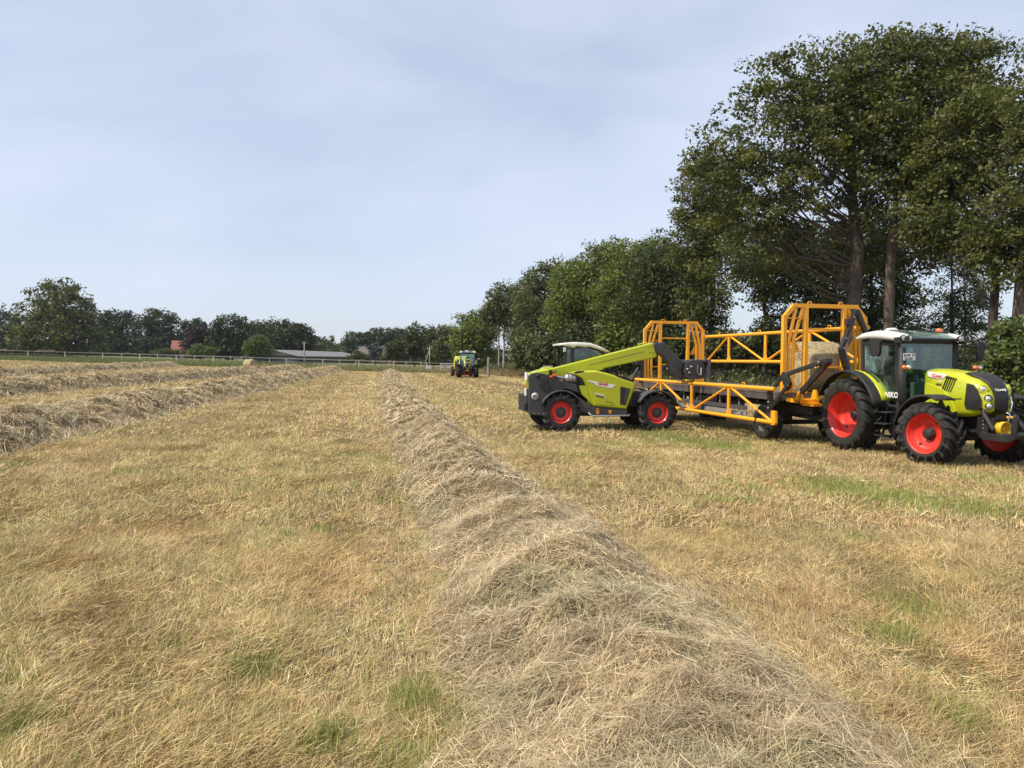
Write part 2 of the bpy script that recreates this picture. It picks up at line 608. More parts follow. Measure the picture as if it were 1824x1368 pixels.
STRAW_C = np.array([[0.66, 0.495, 0.24], [0.54, 0.40, 0.185], [0.34, 0.235, 0.11], [0.82, 0.67, 0.40], [0.42, 0.25, 0.125]])
GREEN_C = np.array([[0.20, 0.26, 0.035], [0.28, 0.32, 0.06], [0.16, 0.21, 0.04]])
OLIVE_C = np.array([[0.37, 0.32, 0.10], [0.43, 0.35, 0.13], [0.29, 0.25, 0.08]])
ROWA = R(-10.5)                    # the swaths run this far off the view axis
tufts = [(1.75, 4.75, 0.12, 1.0), (-2.3, 8.9, 0.14, 1.0), (-1.72, 4.9, 0.2, 1.0), (-2.45, 5.3, 0.1, .9), (-0.95, 8.2, .3, .7),
         (-2.62, 8.6, .12, .8), (-1.0, 3.95, .15, .9), (-2.8, 4.1, .2, .8), (3.7, 22.6, .7, 1.0), (4.15, 20.9, .8, 1.25), (4.65, 19.2, .75, 1.3), (5.1, 17.8, .7, 1.3), (4.4, 20.0, .6, 1.2),
         (5.4, 12.2, 0.75, 1.0), (5.9, 11.3, .7, .95), (6.6, 10.5, .6, .9), (8.6, 13.2, .5, .7), (4.0, 11.9, .25, .8), (3.7, 12.6, .2, .8), (2.9, 5.6, .22, .8), (3.4, 6.2, .3, .7), (4.1, 8.7, .18, .8),
         (-1.6, 13, .35, .7), (-3.4, 16, .4, .6), (-0.6, 4.4, .2, .7), (5.3, 12.5, .7, .6), (7.6, 9.4, .6, .6)]
def green_at(x, y):
    rx = x * math.cos(ROWA) - y * math.sin(ROWA)
    g = np.clip((vnoise(x, y, 1.3) * 0.6 + vnoise(x, y, 0.45) * 0.4 - 0.66) * 2.6, 0, 0.6)
    g = np.maximum(g, np.clip((vnoise(x + 50, y, 6.0) - 0.55) * 1.2, 0, 0.28) * vnoise(x, y, 0.8))
    for tx, ty, tr, k in tufts:
        g = np.maximum(g, k * np.exp(-((x - tx) ** 2 + ((y - ty) / 1.25) ** 2) / tr ** 2))
    return g
def straw_color(x, y, rs, grey=0.0):
    n = len(x)
    base = STRAW_C[rs.choice(5, n, p=[.30, .27, .20, .13, .10])]
    patch = vnoise(x, y, 0.7) * 0.5 + vnoise(x * 0.35, y, 2.6) * 0.5
    cr, al = x * .983 + y * .182, y * .983 - x * .182
    streak = vnoise(cr, al * .07, .32) * .5 + vnoise(cr + 40, al * .05, .9) * .5
    fine = vnoise(x, y, .11) * .5 + vnoise(cr, al * .35, .22) * .5
    far_k = np.clip((y - 9) / 14, 0, 1)
    stripe = vnoise(cr, al * .012, .55) * .55 + vnoise(cr + 90, al * .008, 1.7) * .45
    k = (0.33 + 0.36 * patch + 0.26 * streak + (0.78 - .36 * far_k) * fine + far_k * (1.0 * stripe - .28))[:, None]
    c = base * k
    red = np.clip((vnoise(x + 30, y + 9, 0.8) - 0.60) * 1.6, 0, 0.32)[:, None]
    c = c * (1 - red) + c * np.array([1.02, 0.78, 0.66]) * red
    g = green_at(x, y)
    isg = rs.random(n) < g
    iso = (~isg) & (rs.random(n) < 0.12 + 0.60 * np.clip(vnoise(x - 20, y, 1.3) * .6 + vnoise(x - 20, y, .4) * .4 - .22, 0, 1))
    c[isg] = GREEN_C[rs.integers(0, 3, isg.sum())] * rs.uniform(0.8, 1.2, (isg.sum(), 1))
    c[iso] = OLIVE_C[rs.integers(0, 3, iso.sum())] * k[iso]
    c *= rs.uniform(0.62, 1.22, (n, 1)) * np.array([1.015, 1.01, .965])
    return np.concatenate([np.clip(c, 0, 0.9), np.ones((n, 1))], 1), isg

def mown():
    rs = np.random.default_rng(21)
    parts = []
    for d0, d1, n, l0, l1, w in ((2.0, 4.5, 150000, .03, .095, .0029), (4.5, 9, 230000, .035, .10, .0047), (9, 19, 240000, .045, .12, .009),
                                 (19, 44, 230000, .05, .13, .018), (44, 118, 330000, .07, .15, .042)):
        x, y = frustum_pts(n, d0, d1, rs)
        if d0 > 40:
            k = (y < field_end(x)) & (x < verge_x(y))
            x, y = x[k], y[k]
        # thin where bare soil shows
        keep = rs.random(len(x)) < np.clip(0.12 + 1.5 * (vnoise(x, y, 0.5) * .45 + vnoise(x, y, 0.13) * .55), 0, 1)
        x, y = x[keep], y[keep]
        n = len(x)
        P = np.stack([x, y, terr(x, y) - 0.005], 1)
        C, isg = straw_color(x, y, rs)
        lean = R(50) + 3.4 * (vnoise(x, y, 0.8) - .5)
        flat = (rs.random(n) < 0.25 + .55 * vnoise(x + 3, y, .35)) & ~isg
        D = dirs(n, rs, 5, 50, lean, .7)
        D[flat] = dirs(flat.sum(), rs, 58, 88, lean[flat], 1.1)
        P[flat, 2] += rs.uniform(0.0, 0.045, flat.sum())
        L = rs.uniform(l0, l1, n) * np.where(flat, 1.7, 1.05) * (0.5 + 0.75 * vnoise(x, y, 0.55) + .45 * vnoise(x, y, .16))
        L[isg] *= 1.25
        Wd = w * rs.uniform(0.6, 1.3, n)
        v, lp, st, k = blades(P, D, L, Wd, 0.06, rs, two=d1 < 8)
        parts.append((v, lp, st, np.repeat(C, k, 0)))
    V, Lp, St, C = join(parts)
    tag(big_mesh('mown_grass', V, Lp, St, ['blade'], attrs=[('blade', 'FLOAT_COLOR', C)]), kind='stuff')
mown()

HAY_C = np.array([[0.60, 0.475, 0.29], [0.70, 0.565, 0.36], [0.46, 0.35, 0.21], [0.50, 0.44, 0.25], [0.78, 0.65, 0.44], [0.42, 0.28, 0.165]])
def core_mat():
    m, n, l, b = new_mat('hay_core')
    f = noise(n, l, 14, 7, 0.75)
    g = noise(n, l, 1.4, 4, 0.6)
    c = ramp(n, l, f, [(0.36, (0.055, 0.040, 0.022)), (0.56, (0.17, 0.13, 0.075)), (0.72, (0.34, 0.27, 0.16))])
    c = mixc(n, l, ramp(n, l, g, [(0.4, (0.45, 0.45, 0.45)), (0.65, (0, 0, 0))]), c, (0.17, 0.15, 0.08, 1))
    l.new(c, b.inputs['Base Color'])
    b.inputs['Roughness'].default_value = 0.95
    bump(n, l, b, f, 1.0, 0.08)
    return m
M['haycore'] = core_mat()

def windrow(path, hw, hh, label, seed, bands, ystep, lumpk=1.0, gain=1.0, stray=.14, steep=1.35):
    """a raked swath: a lumpy mound with loose straws lying over it; path: centre points (x, y)"""
    rs = np.random.default_rng(seed)
    path = np.array(path, float)
    seg = np.linalg.norm(np.diff(path, axis=0), axis=1)
    cum = np.concatenate([[0], np.cumsum(seg)])
    def at(s):
        x = np.interp(s, cum, path[:, 0])
        y = np.interp(s, cum, path[:, 1])
        e = 0.6
        dx = np.interp(s + e, cum, path[:, 0]) - np.interp(s - e, cum, path[:, 0])
        dy = np.interp(s + e, cum, path[:, 1]) - np.interp(s - e, cum, path[:, 1])
        q = np.hypot(dx, dy) + 1e-9
        return x, y, dx / q, dy / q
    def prof(s, u):
        """height of the mound at distance s along and u (-1..1) across"""
        x, y, dx, dy = at(s)
        wob = (vnoise(s, s * 0 + seed, 1.1) - 0.5) * 0.55 + (vnoise(s, s * 0 + seed + 5, 0.45) - .5) * .2
        hmul = 0.92 + 0.16 * vnoise(s + 7, s * 0 + seed * 3, 2.3) + 0.10 * vnoise(s, s * 0 + seed, 0.6)
        wm = 0.9 + 0.28 * (vnoise(s + 3, s * 0 + seed * 7 + u * 0, 0.9))
        near = np.clip((7.5 - y) / 4.5, 0, 1) if hw < 1.1 else 0 * y
        hmul = hmul * (1 - .22 * near)
        uu = u * wm * (1 + .34 * near)
        off = uu * hw + wob * 0.25 * hw
        X, Y = x + dy * off, y - dx * off
        shape = np.clip(1 - np.abs(u) ** steep, 0, 1) ** 1.2
        lump = (vnoise(X, Y, 0.55) - 0.5) * 0.55 + (vnoise(X, Y, 0.21) - 0.5) * 0.36 + (vnoise(X, Y, 0.09) - .5) * .16
        h = hh * (shape * hmul + lumpk * lump * np.clip(shape * 2.2, 0, 1))
        ends = np.clip(np.minimum(s, cum[-1] - s) / 1.2, 0, 1)
        return X, Y, terr(X, Y) + h * ends - 0.02, h
    # mound
    st, s = [], 0.0
    while s < cum[-1]:
        st.append(s)
        d = max(2.0, np.interp(s, cum, path[:, 1]))
        s += ystep * max(0.5, d / 14)
    st = np.array(st + [cum[-1]])
    us = np.linspace(-1, 1, 33)
    Sg, U = np.meshgrid(st, us, indexing='ij')
    X, Y, Z, _ = prof(Sg.ravel(), U.ravel())
    V0 = np.stack([X, Y, Z], 1)
    nu = len(us)
    i, j = np.meshgrid(np.arange(len(st) - 1), np.arange(nu - 1), indexing='ij')
    a = (i * nu + j).ravel()
    q = np.stack([a, a + 1, a + nu + 1, a + nu], 1)
    parts = []
    for y0, y1, n, l0, l1, w in bands:
        sa, sb = np.interp([y0, y1], path[:, 1], cum)
        s = rs.uniform(sa, sb, n)
        u = np.where(rs.random(n) < 1 - stray, np.clip(rs.normal(0, 0.56, n), -1.1, 1.1), rs.normal(0, 1.15, n))
        X, Y, Z, h = prof(s, np.clip(u, -1, 1))
        kp = rs.random(n) < .38 + 1.15 * vnoise(X * 1.0, Y, .24) * .6 + 1.15 * vnoise(X, Y, .1) * .4
        s, u, X, Y, Z, h = s[kp], u[kp], X[kp], Y[kp], Z[kp], h[kp]
        n = len(s)
        _, _, dx, dy = at(s)
        X = X + dy * (u - np.clip(u, -1, 1)) * hw
        Y = Y - dx * (u - np.clip(u, -1, 1)) * hw
        e = 0.04
        X2, Y2, Z2, _ = prof(s, np.clip(u + 0.06, -1, 1))
        X1, Y1, Z1, _ = prof(s, np.clip(u - 0.06, -1, 1))
        T = np.stack([X2 - X1, Y2 - Y1, Z2 - Z1], 1)
        T /= np.linalg.norm(T, axis=1, keepdims=True) + 1e-6
        A = np.stack([dx, dy, 0 * dx], 1)
        N = np.cross(A, T)
        N *= np.sign(N[:, 2:3] + 1e-6)
        # locally combed: bundles of straws share a direction
        az = 3.0 * np.pi * (vnoise(X, Y, 0.28) * 0.6 + vnoise(X + 9, Y, 0.8) * 0.4) + rs.normal(0, 0.95, n)
        D = np.cos(az)[:, None] * A + np.sin(az)[:, None] * T + (np.where(rs.random(n) < .12, rs.uniform(.2, 1.1, n), rs.normal(0.08, 0.28, n)))[:, None] * N
        D /= np.linalg.norm(D, axis=1, keepdims=True)
        L = rs.uniform(l0, l1, n) ** 1.0
        P = np.stack([X, Y, Z], 1) - D * L[:, None] * 0.5 + N * (rs.uniform(-0.01, 0.075, n) + w)[:, None]
        P[:, 2] = np.maximum(P[:, 2], terr(P[:, 0], P[:, 1]) + 0.01)
        Wd = w * rs.uniform(0.6, 1.4, n)
        C = HAY_C[rs.choice(6, n, p=[.26, .20, .20, .12, .10, .12])] * rs.uniform(0.55, 1.2, (n, 1))
        clump = 0.62 + 0.55 * vnoise(X, Y, 0.3) + .22 * vnoise(X, Y, 1.4)
        C = C * clump[:, None] * np.array([1.0, 1.0, .96]) * gain
        grn = np.clip((vnoise(X + 4, Y + 8, .35) - .55) * 2, 0, .55)[:, None] * (rs.random((n, 1)) < .6)
        C = C * (1 - grn) + np.array([.38, .38, .19]) * grn
        C = np.concatenate([np.clip(C, 0, .9), np.ones((n, 1))], 1)
        v, lp, sts, k = blades(P, D, L, Wd, 0.15, rs, two=y0 < 30, sag=0.04)
        parts.append((v, lp, sts, np.repeat(C, k, 0)))
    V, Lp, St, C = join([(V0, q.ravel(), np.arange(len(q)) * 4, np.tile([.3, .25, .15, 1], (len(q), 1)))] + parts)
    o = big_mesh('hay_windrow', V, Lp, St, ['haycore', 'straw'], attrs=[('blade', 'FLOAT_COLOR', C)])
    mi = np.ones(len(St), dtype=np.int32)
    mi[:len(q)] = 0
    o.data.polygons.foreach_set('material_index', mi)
    sm = np.zeros(len(St), dtype=bool)
    sm[:len(q)] = True
    o.data.polygons.foreach_set('use_smooth', sm)
    tag(o, label, 'windrow', 'hay windrows raked up across the field')
    return o

windrow([(1.0, 1.2), (0.95, 3.5), (0.70, 5.5), (0.30, 7.5), (-0.80, 12.5), (-2.2, 20), (-3.55, 27), (-6.9, 45), (-11.8, 73), (-17.3, 105)],
        0.94, 0.37, 'long loose grey-tan hay windrow running from the camera towards the far tractor', 3,
        [(1.2, 5, 130000, .08, .38, .0028), (5, 10, 110000, .10, .38, .0042), (10, 22, 70000, .14, .42, .009), (22, 105, 60000, .25, .6, .033)], 0.09, stray=.2)
cl = lambda y, a, b, w: (a + b * y - w, y)
windrow([cl(y, -8.5, -.147, 1.25) for y in (6, 20, 40, 60, 80, 105)], 1.25, 0.58,
        'lumpy hay windrow beside the long central one, the biggest of the three in parallel', 4,
        [(12, 24, 70000, .15, .5, .011), (24, 50, 60000, .25, .55, .020), (50, 105, 40000, .3, .6, .036)], 0.12, .75, 1.10, .05, 1.8)
windrow([cl(y, -20.2, -.082, 1.3) for y in (20, 40, 60, 80, 104)], 1.25, 0.58,
        'hay windrow between the two others, passing just in front of the lone round bale', 5,
        [(28, 60, 60000, .25, .6, .022), (60, 104, 40000, .3, .65, .038)], 0.2, .75, 1.10, .05, 1.8)
windrow([cl(y, -27, -.19, 1.4) for y in (40, 60, 80, 106)], 1.25, 0.52,
        'farthest hay windrow, lying along the green pasture before the grazing horses', 6,
        [(44, 106, 70000, .3, .65, .032)], 0.25, .75, 1.10, .05, 1.8)

def tall_grass():
    rs = np.random.default_rng(33)
    n = 60000
    y = rs.uniform(24, 112, n)
    x = verge_x(y) + np.abs(rs.normal(0, 1.3, n)) * np.interp(y, [40, 80], [.8, 1.6]) + rs.normal(0, .35, n)
    hgt = 0.28 + 0.42 * np.clip((x - verge_x(y)) / 2, 0, 1) + .25 * vnoise(x, y, 1.5)
    P = np.stack([x, y, terr(x, y)], 1)
    D = dirs(n, rs, 2, 26)
    L = hgt * rs.uniform(.6, 1.2, n)
    base = np.array([[0.40, 0.27, 0.13], [0.33, 0.22, 0.11], [0.45, 0.34, 0.18], [0.24, 0.22, 0.08]])
    C = base[rs.choice(4, n, p=[.35, .25, .2, .2])] * rs.uniform(.7, 1.2, (n, 1))
    C = np.concatenate([C, np.ones((n, 1))], 1)
    v, l, s, k = blades(P, D, L, 0.012 + .0007 * y, .12, rs, two=False)
    tag(big_mesh('dry_verge_grass', v, l, s, ['blade'], attrs=[('blade', 'FLOAT_COLOR', np.repeat(C, k, 0))]), kind='stuff')
    # uncut pasture along the fence at the far end
    n = 70000
    x = rs.uniform(-115, 3, n)
    y = field_end(x) + rs.exponential(16, n) - .4
    k = x < verge_x(y) + 3
    x, y = x[k], y[k]
    n = len(x)
    P = np.stack([x, y, terr(x, y)], 1)
    D = dirs(n, rs, 2, 30)
    t = np.clip((x + 45) / 35, 0, 1)[:, None]
    ga = np.array([[0.17, 0.20, 0.05], [0.22, 0.24, 0.07], [0.13, 0.15, 0.045]])[rs.integers(0, 3, n)]
    gb = np.array([[0.26, 0.24, 0.10], [0.34, 0.28, 0.14], [0.20, 0.19, 0.07]])[rs.integers(0, 3, n)]
    C = (ga * (1 - t) + gb * t) * rs.uniform(.75, 1.2, (n, 1))
    C = np.concatenate([C, np.ones((n, 1))], 1)
    v, l, s, k = blades(P, D, rs.uniform(.25, .6, n), rs.uniform(.06, .12, n), .12, rs, two=False)
    tag(big_mesh('pasture_grass', v, l, s, ['blade'], attrs=[('blade', 'FLOAT_COLOR', np.repeat(C, k, 0))]), kind='stuff')
    # weeds and nettles under the trees
    n = 60000
    y = rs.uniform(22, 112, n)
    x = verge_x(y) + rs.uniform(1.0, 12, n)
    hg = 0.3 + 1.5 * vnoise(x, y, 2.2) * np.clip((x - verge_x(y)) / 3, .3, 1)
    P = np.stack([x, y, hg * rs.uniform(0.05, 1, n) ** .7], 1)
    D = dirs(n, rs, 20, 100)
    C = np.array([[0.10, 0.13, 0.035], [0.14, 0.16, 0.05], [0.07, 0.09, 0.03], [.20, .19, .08]])[rs.integers(0, 4, n)] * rs.uniform(.6, 1.2, (n, 1))
    C = np.concatenate([C, np.ones((n, 1))], 1)
    v, l, s, k = blades(P, D, rs.uniform(.12, .35, n), rs.uniform(.04, .10, n), .1, rs, two=True)
    tag(big_mesh('undergrowth', v, l, s, ['blade'], attrs=[('blade', 'FLOAT_COLOR', np.repeat(C, k, 0))]), kind='stuff')
tall_grass()

# ------------------------------------------------------------------ trees
def leaf_cloud(cent, rad, per, size, rs, flat=0.7):
    """leaves round clump centres; returns V, loops, starts, tint"""
    n = len(cent) * per
    c = np.repeat(cent, per, 0)
    r = np.repeat(rad, per)[:, None]
    off = rs.normal(0, 1, (n, 3))
    off /= np.maximum(1, np.linalg.norm(off, axis=1, keepdims=True) / 1.7)
    P = c + off * r * np.array([.50, .50, .50 * flat])
    nrm = rs.normal(0, 1, (n, 3)) + np.array([0, 0, .55]) + 0.5 * off
    nrm /= np.linalg.norm(nrm, axis=1, keepdims=True)
    a = np.cross(nrm, rs.normal(0, 1, (n, 3)))
    a /= np.linalg.norm(a, axis=1, keepdims=True) + 1e-9
    b = np.cross(nrm, a)
    L = size * np.clip(rs.lognormal(-.05, .38, n), .4, 2.0)[:, None]
    V = np.stack([P - a * L * .5, P + b * L * .33 - a * L * .05, P + a * L * .5, P - b * L * .33 - a * L * .05], 1).reshape(-1, 3)
    ct = np.repeat(rs.uniform(0, 1, len(cent)), per)
    tint = np.clip(ct * 0.75 + rs.uniform(0, .4, n) - .08, 0, 1)
    return V, np.arange(n * 4), np.arange(n) * 4, tint

def limb(mb, p0, p1, r0, r1, rs, n=5, sides=6, lift=0.25, jit=0.06):
    p0, p1 = np.array(p0), np.array(p1)
    d = p1 - p0
    ln = np.linalg.norm(d)
    mid = (p0 + p1) / 2 + np.array([d[0] * .12, d[1] * .12, -lift * ln * .3])
    path, rad = [], []
    for i in range(n + 1):
        t = i / n
        q = (1 - t) ** 2 * p0 + 2 * t * (1 - t) * mid + t * t * p1
        if 0 < i < n:
            q = q + rs.normal(0, jit * ln / n, 3)
        path.append(q)
        rad.append(r0 + (r1 - r0) * t ** .8)
    mb.tube(path, rad, sides, caps=False)
    return path

def tree(name, label, group, px, d, tr, ells, top=None, cat='tree', leaf='oak', bark='bark', leaves=12000, size=.2, clump=.9, limbs=24,
         seed=1, trunk=None, per=40, depth=0.85, flat=.7, base_dz=-0.1, rmin=0.35, limb_r=0.22, wild=0.0, clear=()):
    """px,d: picture column and distance of the foot; ells: crown lobes (px, py, rx, ry) seen at that distance"""
    rs = np.random.default_rng(seed)
    bx, by = px_x(px, d), d
    bz = float(terr(bx, by)) + base_dz
    root = empty(name, (bx, by, bz))
    tag(root, label, cat, group)
    k = d / F
    E = []
    for e in ells:
        ex, ez = px_x(e[0], d) - bx, px_z(e[0], e[1], d) - bz
        dy = e[4] if len(e) > 4 else 0.0
        rx, rz = e[2] * k, e[3] * k
        E.append((ex, dy, ez, rx, (rx * depth), rz))
    vol = np.array([e[3] * e[4] * e[5] for e in E]) ** .85
    nc = max(6, leaves // per)
    cnt = np.maximum(2, (vol / vol.sum() * nc).astype(int))
    cents = []
    for e, c in zip(E, cnt):
        u = rs.normal(0, 1, (c, 3))
        u /= np.linalg.norm(u, axis=1, keepdims=True)
        rr = (rmin ** 3 + (1 - rmin ** 3) * rs.random(c)) ** (1 / 3)
        bumpy = 1 + wild * np.clip(rs.normal(0, 1, c), -2, .9)
        p = u * (rr * bumpy)[:, None] * np.array(e[3:6]) + np.array(e[0:3])
        cents.append(p)
    cents = np.concatenate(cents)
    cents = cents[cents[:, 2] > 0.25]
    for x0, x1, y0, y1 in clear:      # keep the bole and the fork free of leaves on the field side
        qx0, qx1 = px_x(x0, d) - bx, px_x(x1, d) - bx
        qz1, qz0 = px_z(x0, y0, d) - bz, px_z(x0, y1, d) - bz
        cents = cents[~((cents[:, 0] > qx0) & (cents[:, 0] < qx1) & (cents[:, 2] > qz0) & (cents[:, 2] < qz1) & (cents[:, 1] < 1.5))]
    rad = clump * rs.uniform(.6, 1.35, len(cents))
    V, lp, st, tint = leaf_cloud(cents, rad, per, size, rs, flat)
    big_mesh('crown', V, lp, st, [LEAF[leaf]], root, [('tint', 'FLOAT', tint)])
    mb = MB()
    zt = max(e[2] + e[5] * .55 for e in E)
    if trunk is None:
        cx = sum(e[0] * v for e, v in zip(E, vol)) / vol.sum()
        tp = [(0, 0, 0), (cx * .06, 0, zt * .22), (cx * .2 + rs.normal(0, .02) * zt, rs.normal(0, .01) * zt, zt * .45), (cx * .5, 0, zt * .7), (cx * .8, 0, zt)]
    else:
        tp = [(px_x(q[0], d) - bx, 0 if len(q) < 3 else q[2], px_z(q[0], q[1], d) - bz) for q in trunk]
        tp = [(0, 0, 0)] + tp
    # resample with wobble
    tp = np.array(tp)
    tz = np.linspace(0, 1, len(tp))
    ts = np.linspace(0, 1, 13)
    pts = np.stack([np.interp(ts, tz, tp[:, i]) for i in range(3)], 1)
    pts[1:] += rs.normal(0, tr * .18, (12, 3)) * np.array([1, 1, 0])
    rads = [tr * (1.28 if i == 0 else 1.0) * (1 - .80 * t ** 1.3) for i, t in enumerate(ts)]
    mb.tube(pts, rads, 12, caps=False)
    pick = rs.permutation(len(cents))[:limbs]
    for j in pick:
        c = cents[j]
        zl = np.clip(c[2] - np.hypot(c[0], c[1]) * rs.uniform(.7, 1.25), zt * rs.uniform(.26, .5), zt * .93)
        i = int(np.clip(np.searchsorted(pts[:, 2], zl), 1, 12))
        a = (zl - pts[i - 1, 2]) / max(1e-6, pts[i, 2] - pts[i - 1, 2])
        p0 = pts[i - 1] + (pts[i] - pts[i - 1]) * np.clip(a, 0, 1)
        if c[2] - p0[2] < .25 * np.hypot(c[0] - p0[0], c[1] - p0[1]) and tr > .2 and rs.random() < .85:
            continue
        r0 = min(rads[i] * .6, max(.03, tr * limb_r * rs.uniform(.5, 1.1)))
        limb(mb, p0, c, r0, r0 * .16, rs)
    mb.build('trunk', bark, root, fix=False)
    return root

GR, GL, GM = 'trees along the field edge behind the machines', 'trees beyond the paddock fence', 'trees behind the barn and farmhouse'
# the tall oaks behind the trailer and the tractor
tree('oak_tree', 'tallest oak, its thick forked trunk rising behind the front frame of the orange trailer', GR, 1520, 41, .42,
     [(1490, 305, 185, 170), (1408, 238, 132, 128), (1560, 205, 165, 135), (1330, 330, 110, 100), (1470, 155, 115, 80), (1280, 310, 75, 75), (1400, 430, 110, 70, 3), (1330, 430, 80, 60), (1540, 430, 110, 60, 4.5), (1375, 150, 55, 48), (1560, 112, 70, 50), (1250, 265, 40, 40), (1310, 465, 55, 45, 2), (1350, 500, 50, 40, 3)],
     leaves=66939, size=0.168, clump=0.82, limbs=90, seed=101, per=85,
     clear=[(1425, 1580, 350, 560)], trunk=[(1519, 520), (1522, 420), (1510, 330), (1505, 250), (1495, 150)], bark='bark', wild=.13, depth=.6, flat=.6)
tree('oak_tree', 'oak with a bare pale trunk rising behind the white cab roof of the tractor', GR, 1578, 40, .28,
     [(1640, 215, 155, 140), (1605, 130, 105, 70), (1690, 300, 120, 110), (1740, 180, 90, 120), (1560, 330, 80, 70), (1670, 430, 100, 45, 3), (1690, 112, 65, 52)],
     leaves=54066, size=0.168, clump=0.82, limbs=70, seed=102, per=85,
     clear=[(1540, 1615, 400, 600)], trunk=[(1582, 500), (1583, 420), (1592, 350), (1615, 260), (1640, 160)], wild=.13, depth=.6, flat=.6)
tree('oak_tree', 'oak with a thin black trunk rising between the hanging birch and the leafy bush', GR, 1765, 34, .21,
     [(1760, 330, 100, 110, 3), (1720, 400, 80, 50, 2), (1795, 215, 75, 95, 2), (1760, 440, 70, 45), (1740, 240, 70, 70, 4)],
     leaves=33469, size=0.154, clump=0.70, limbs=50, seed=103, per=85, bark='barkdark', trunk=[(1768, 500), (1775, 400), (1785, 300), (1790, 220)], wild=.13, depth=.6, flat=.6)
tree('oak_tree', 'oak with a brown trunk cut by the edge of the view, above the leafy bush', GR, 1812, 33, .25,
     [(1840, 330, 90, 130), (1835, 215, 55, 85), (1810, 450, 90, 60), (1900, 300, 90, 150)],
     leaves=30895, size=0.154, clump=0.70, limbs=40, seed=104, per=85, bark='bark', trunk=[(1812, 520), (1815, 420), (1822, 320), (1835, 200)], wild=.13, depth=.6, flat=.6)
tree('birch_tree', 'slim hanging birch seen against the sky over the tractor roof', GR, 1692, 47, .10,
     [(1690, 500, 40, 75), (1680, 560, 50, 50), (1720, 540, 45, 70), (1700, 450, 45, 50), (1665, 590, 40, 35)], leaves=11585, size=0.119, clump=0.61, limbs=40, seed=105, per=60,
     leaf='dark', bark='barkdark', trunk=[(1692, 560), (1690, 480), (1686, 400)])
tree('birch_tree', 'young birch with a very thin stem beside the hanging birch', GR, 1718, 50, .08,
     [(1740, 560, 35, 60), (1745, 500, 40, 50), (1735, 610, 45, 35)], leaves=7079, size=0.119, clump=0.57, limbs=30, seed=106, per=60,
     leaf='dark', bark='barkdark', trunk=[(1716, 560), (1712, 480), (1710, 420)])
tree('dark_tree', 'dark ivy-clad tree filling the gap between the two big oak trunks', GR, 1545, 52, .2,
     [(1560, 500, 55, 80), (1600, 520, 40, 60), (1580, 590, 60, 45), (1540, 430, 70, 60), (1480, 560, 60, 50)], leaves=31500, size=0.168, clump=0.74, limbs=20, seed=107, leaf='dark', bark='barkdark')
tree('dark_tree', 'dark broadleaf with an open crown between the sky gap and the trailer front frame', GR, 1362, 49, .17,
     [(1370, 480, 75, 55), (1420, 520, 80, 70), (1340, 440, 60, 45), (1440, 440, 70, 50), (1390, 590, 55, 35), (1470, 500, 60, 60)], leaves=39900, size=0.147, clump=0.70, limbs=45, seed=108, leaf='dark', bark='barkdark',
     trunk=[(1361, 570), (1358, 500), (1362, 440)])
tree('alder_tree', 'tall loose tree with a pale forked trunk, above the rear frame of the trailer', GR, 1266, 55, .25,
     [(1245, 350, 50, 60), (1270, 420, 55, 65), (1230, 430, 45, 70), (1255, 300, 40, 35), (1290, 370, 45, 60), (1250, 530, 50, 60), (1275, 590, 28, 40)], leaves=42000, size=0.161, clump=0.70, limbs=60, seed=109,
     trunk=[(1265, 560), (1268, 510), (1262, 450), (1255, 380)], wild=.12, depth=.6)
tree('broadleaf_tree', 'dense dark tree directly left of the tree with the pale forked trunk', GR, 1195, 62, .25,
     [(1180, 480, 60, 60), (1210, 520, 60, 70), (1160, 540, 60, 60), (1190, 590, 65, 45), (1230, 480, 40, 60)], leaves=28560, size=0.189, clump=0.96, limbs=20, seed=110, wild=.14, flat=.55, rmin=.5, leaf='dark', bark='barkdark')
tree('broadleaf_tree', 'rounded tree whose top stands behind the end of the raised lime boom', GR, 1120, 68, .25,
     [(1125, 475, 50, 45), (1110, 530, 60, 60), (1150, 520, 50, 60), (1130, 590, 60, 45)], leaves=25200, size=0.203, clump=1.01, limbs=20, seed=111, wild=.14, flat=.55, rmin=.5, leaf='maple', bark='barkdark')
tree('maple_tree', 'big light green maple with a domed crown behind the telehandler', GR, 1060, 76, .3,
     [(1070, 480, 55, 45), (1040, 520, 60, 55), (1080, 540, 60, 60), (1020, 560, 45, 50), (1090, 470, 40, 40), (1010, 520, 30, 30)], leaves=28560, size=0.238, clump=1.10, limbs=20, seed=112, wild=.14, flat=.55, rmin=.5, leaf='maple', bark='barkdark')
tree('poplar_tree', 'tall grey-green poplar between the white-stemmed birch and the light green maple', GR, 968, 88, .22,
     [(960, 500, 28, 32), (990, 500, 28, 38), (950, 540, 38, 40), (985, 560, 40, 45), (965, 600, 45, 35)], leaves=20160, size=0.238, clump=1.01, limbs=24, seed=113, wild=.14, flat=.55, rmin=.5, leaf='birch', bark='barkdark')
tree('birch_tree', 'birch with two bare white stems behind the right wheel of the far tractor', GR, 897, 100, .16,
     [(895, 535, 28, 30), (915, 550, 30, 35), (885, 560, 20, 25), (920, 590, 24, 40)], leaves=13440, size=0.252, clump=1.01, limbs=16, seed=114, wild=.14, flat=.55, rmin=.5, leaf='birch', bark='barkbirch',
     trunk=[(897, 600), (899, 570), (896, 540)])
tree('birch_tree', 'second white birch stem standing beside the two-stemmed birch, leaning outward', GR, 888, 101, .11,
     [(872, 560, 15, 22), (885, 545, 14, 18)], leaves=4200, size=0.252, clump=0.83, limbs=10, seed=115, wild=.14, flat=.55, rmin=.5, leaf='birch', bark='barkbirch', trunk=[(888, 600), (889, 575), (880, 545)])
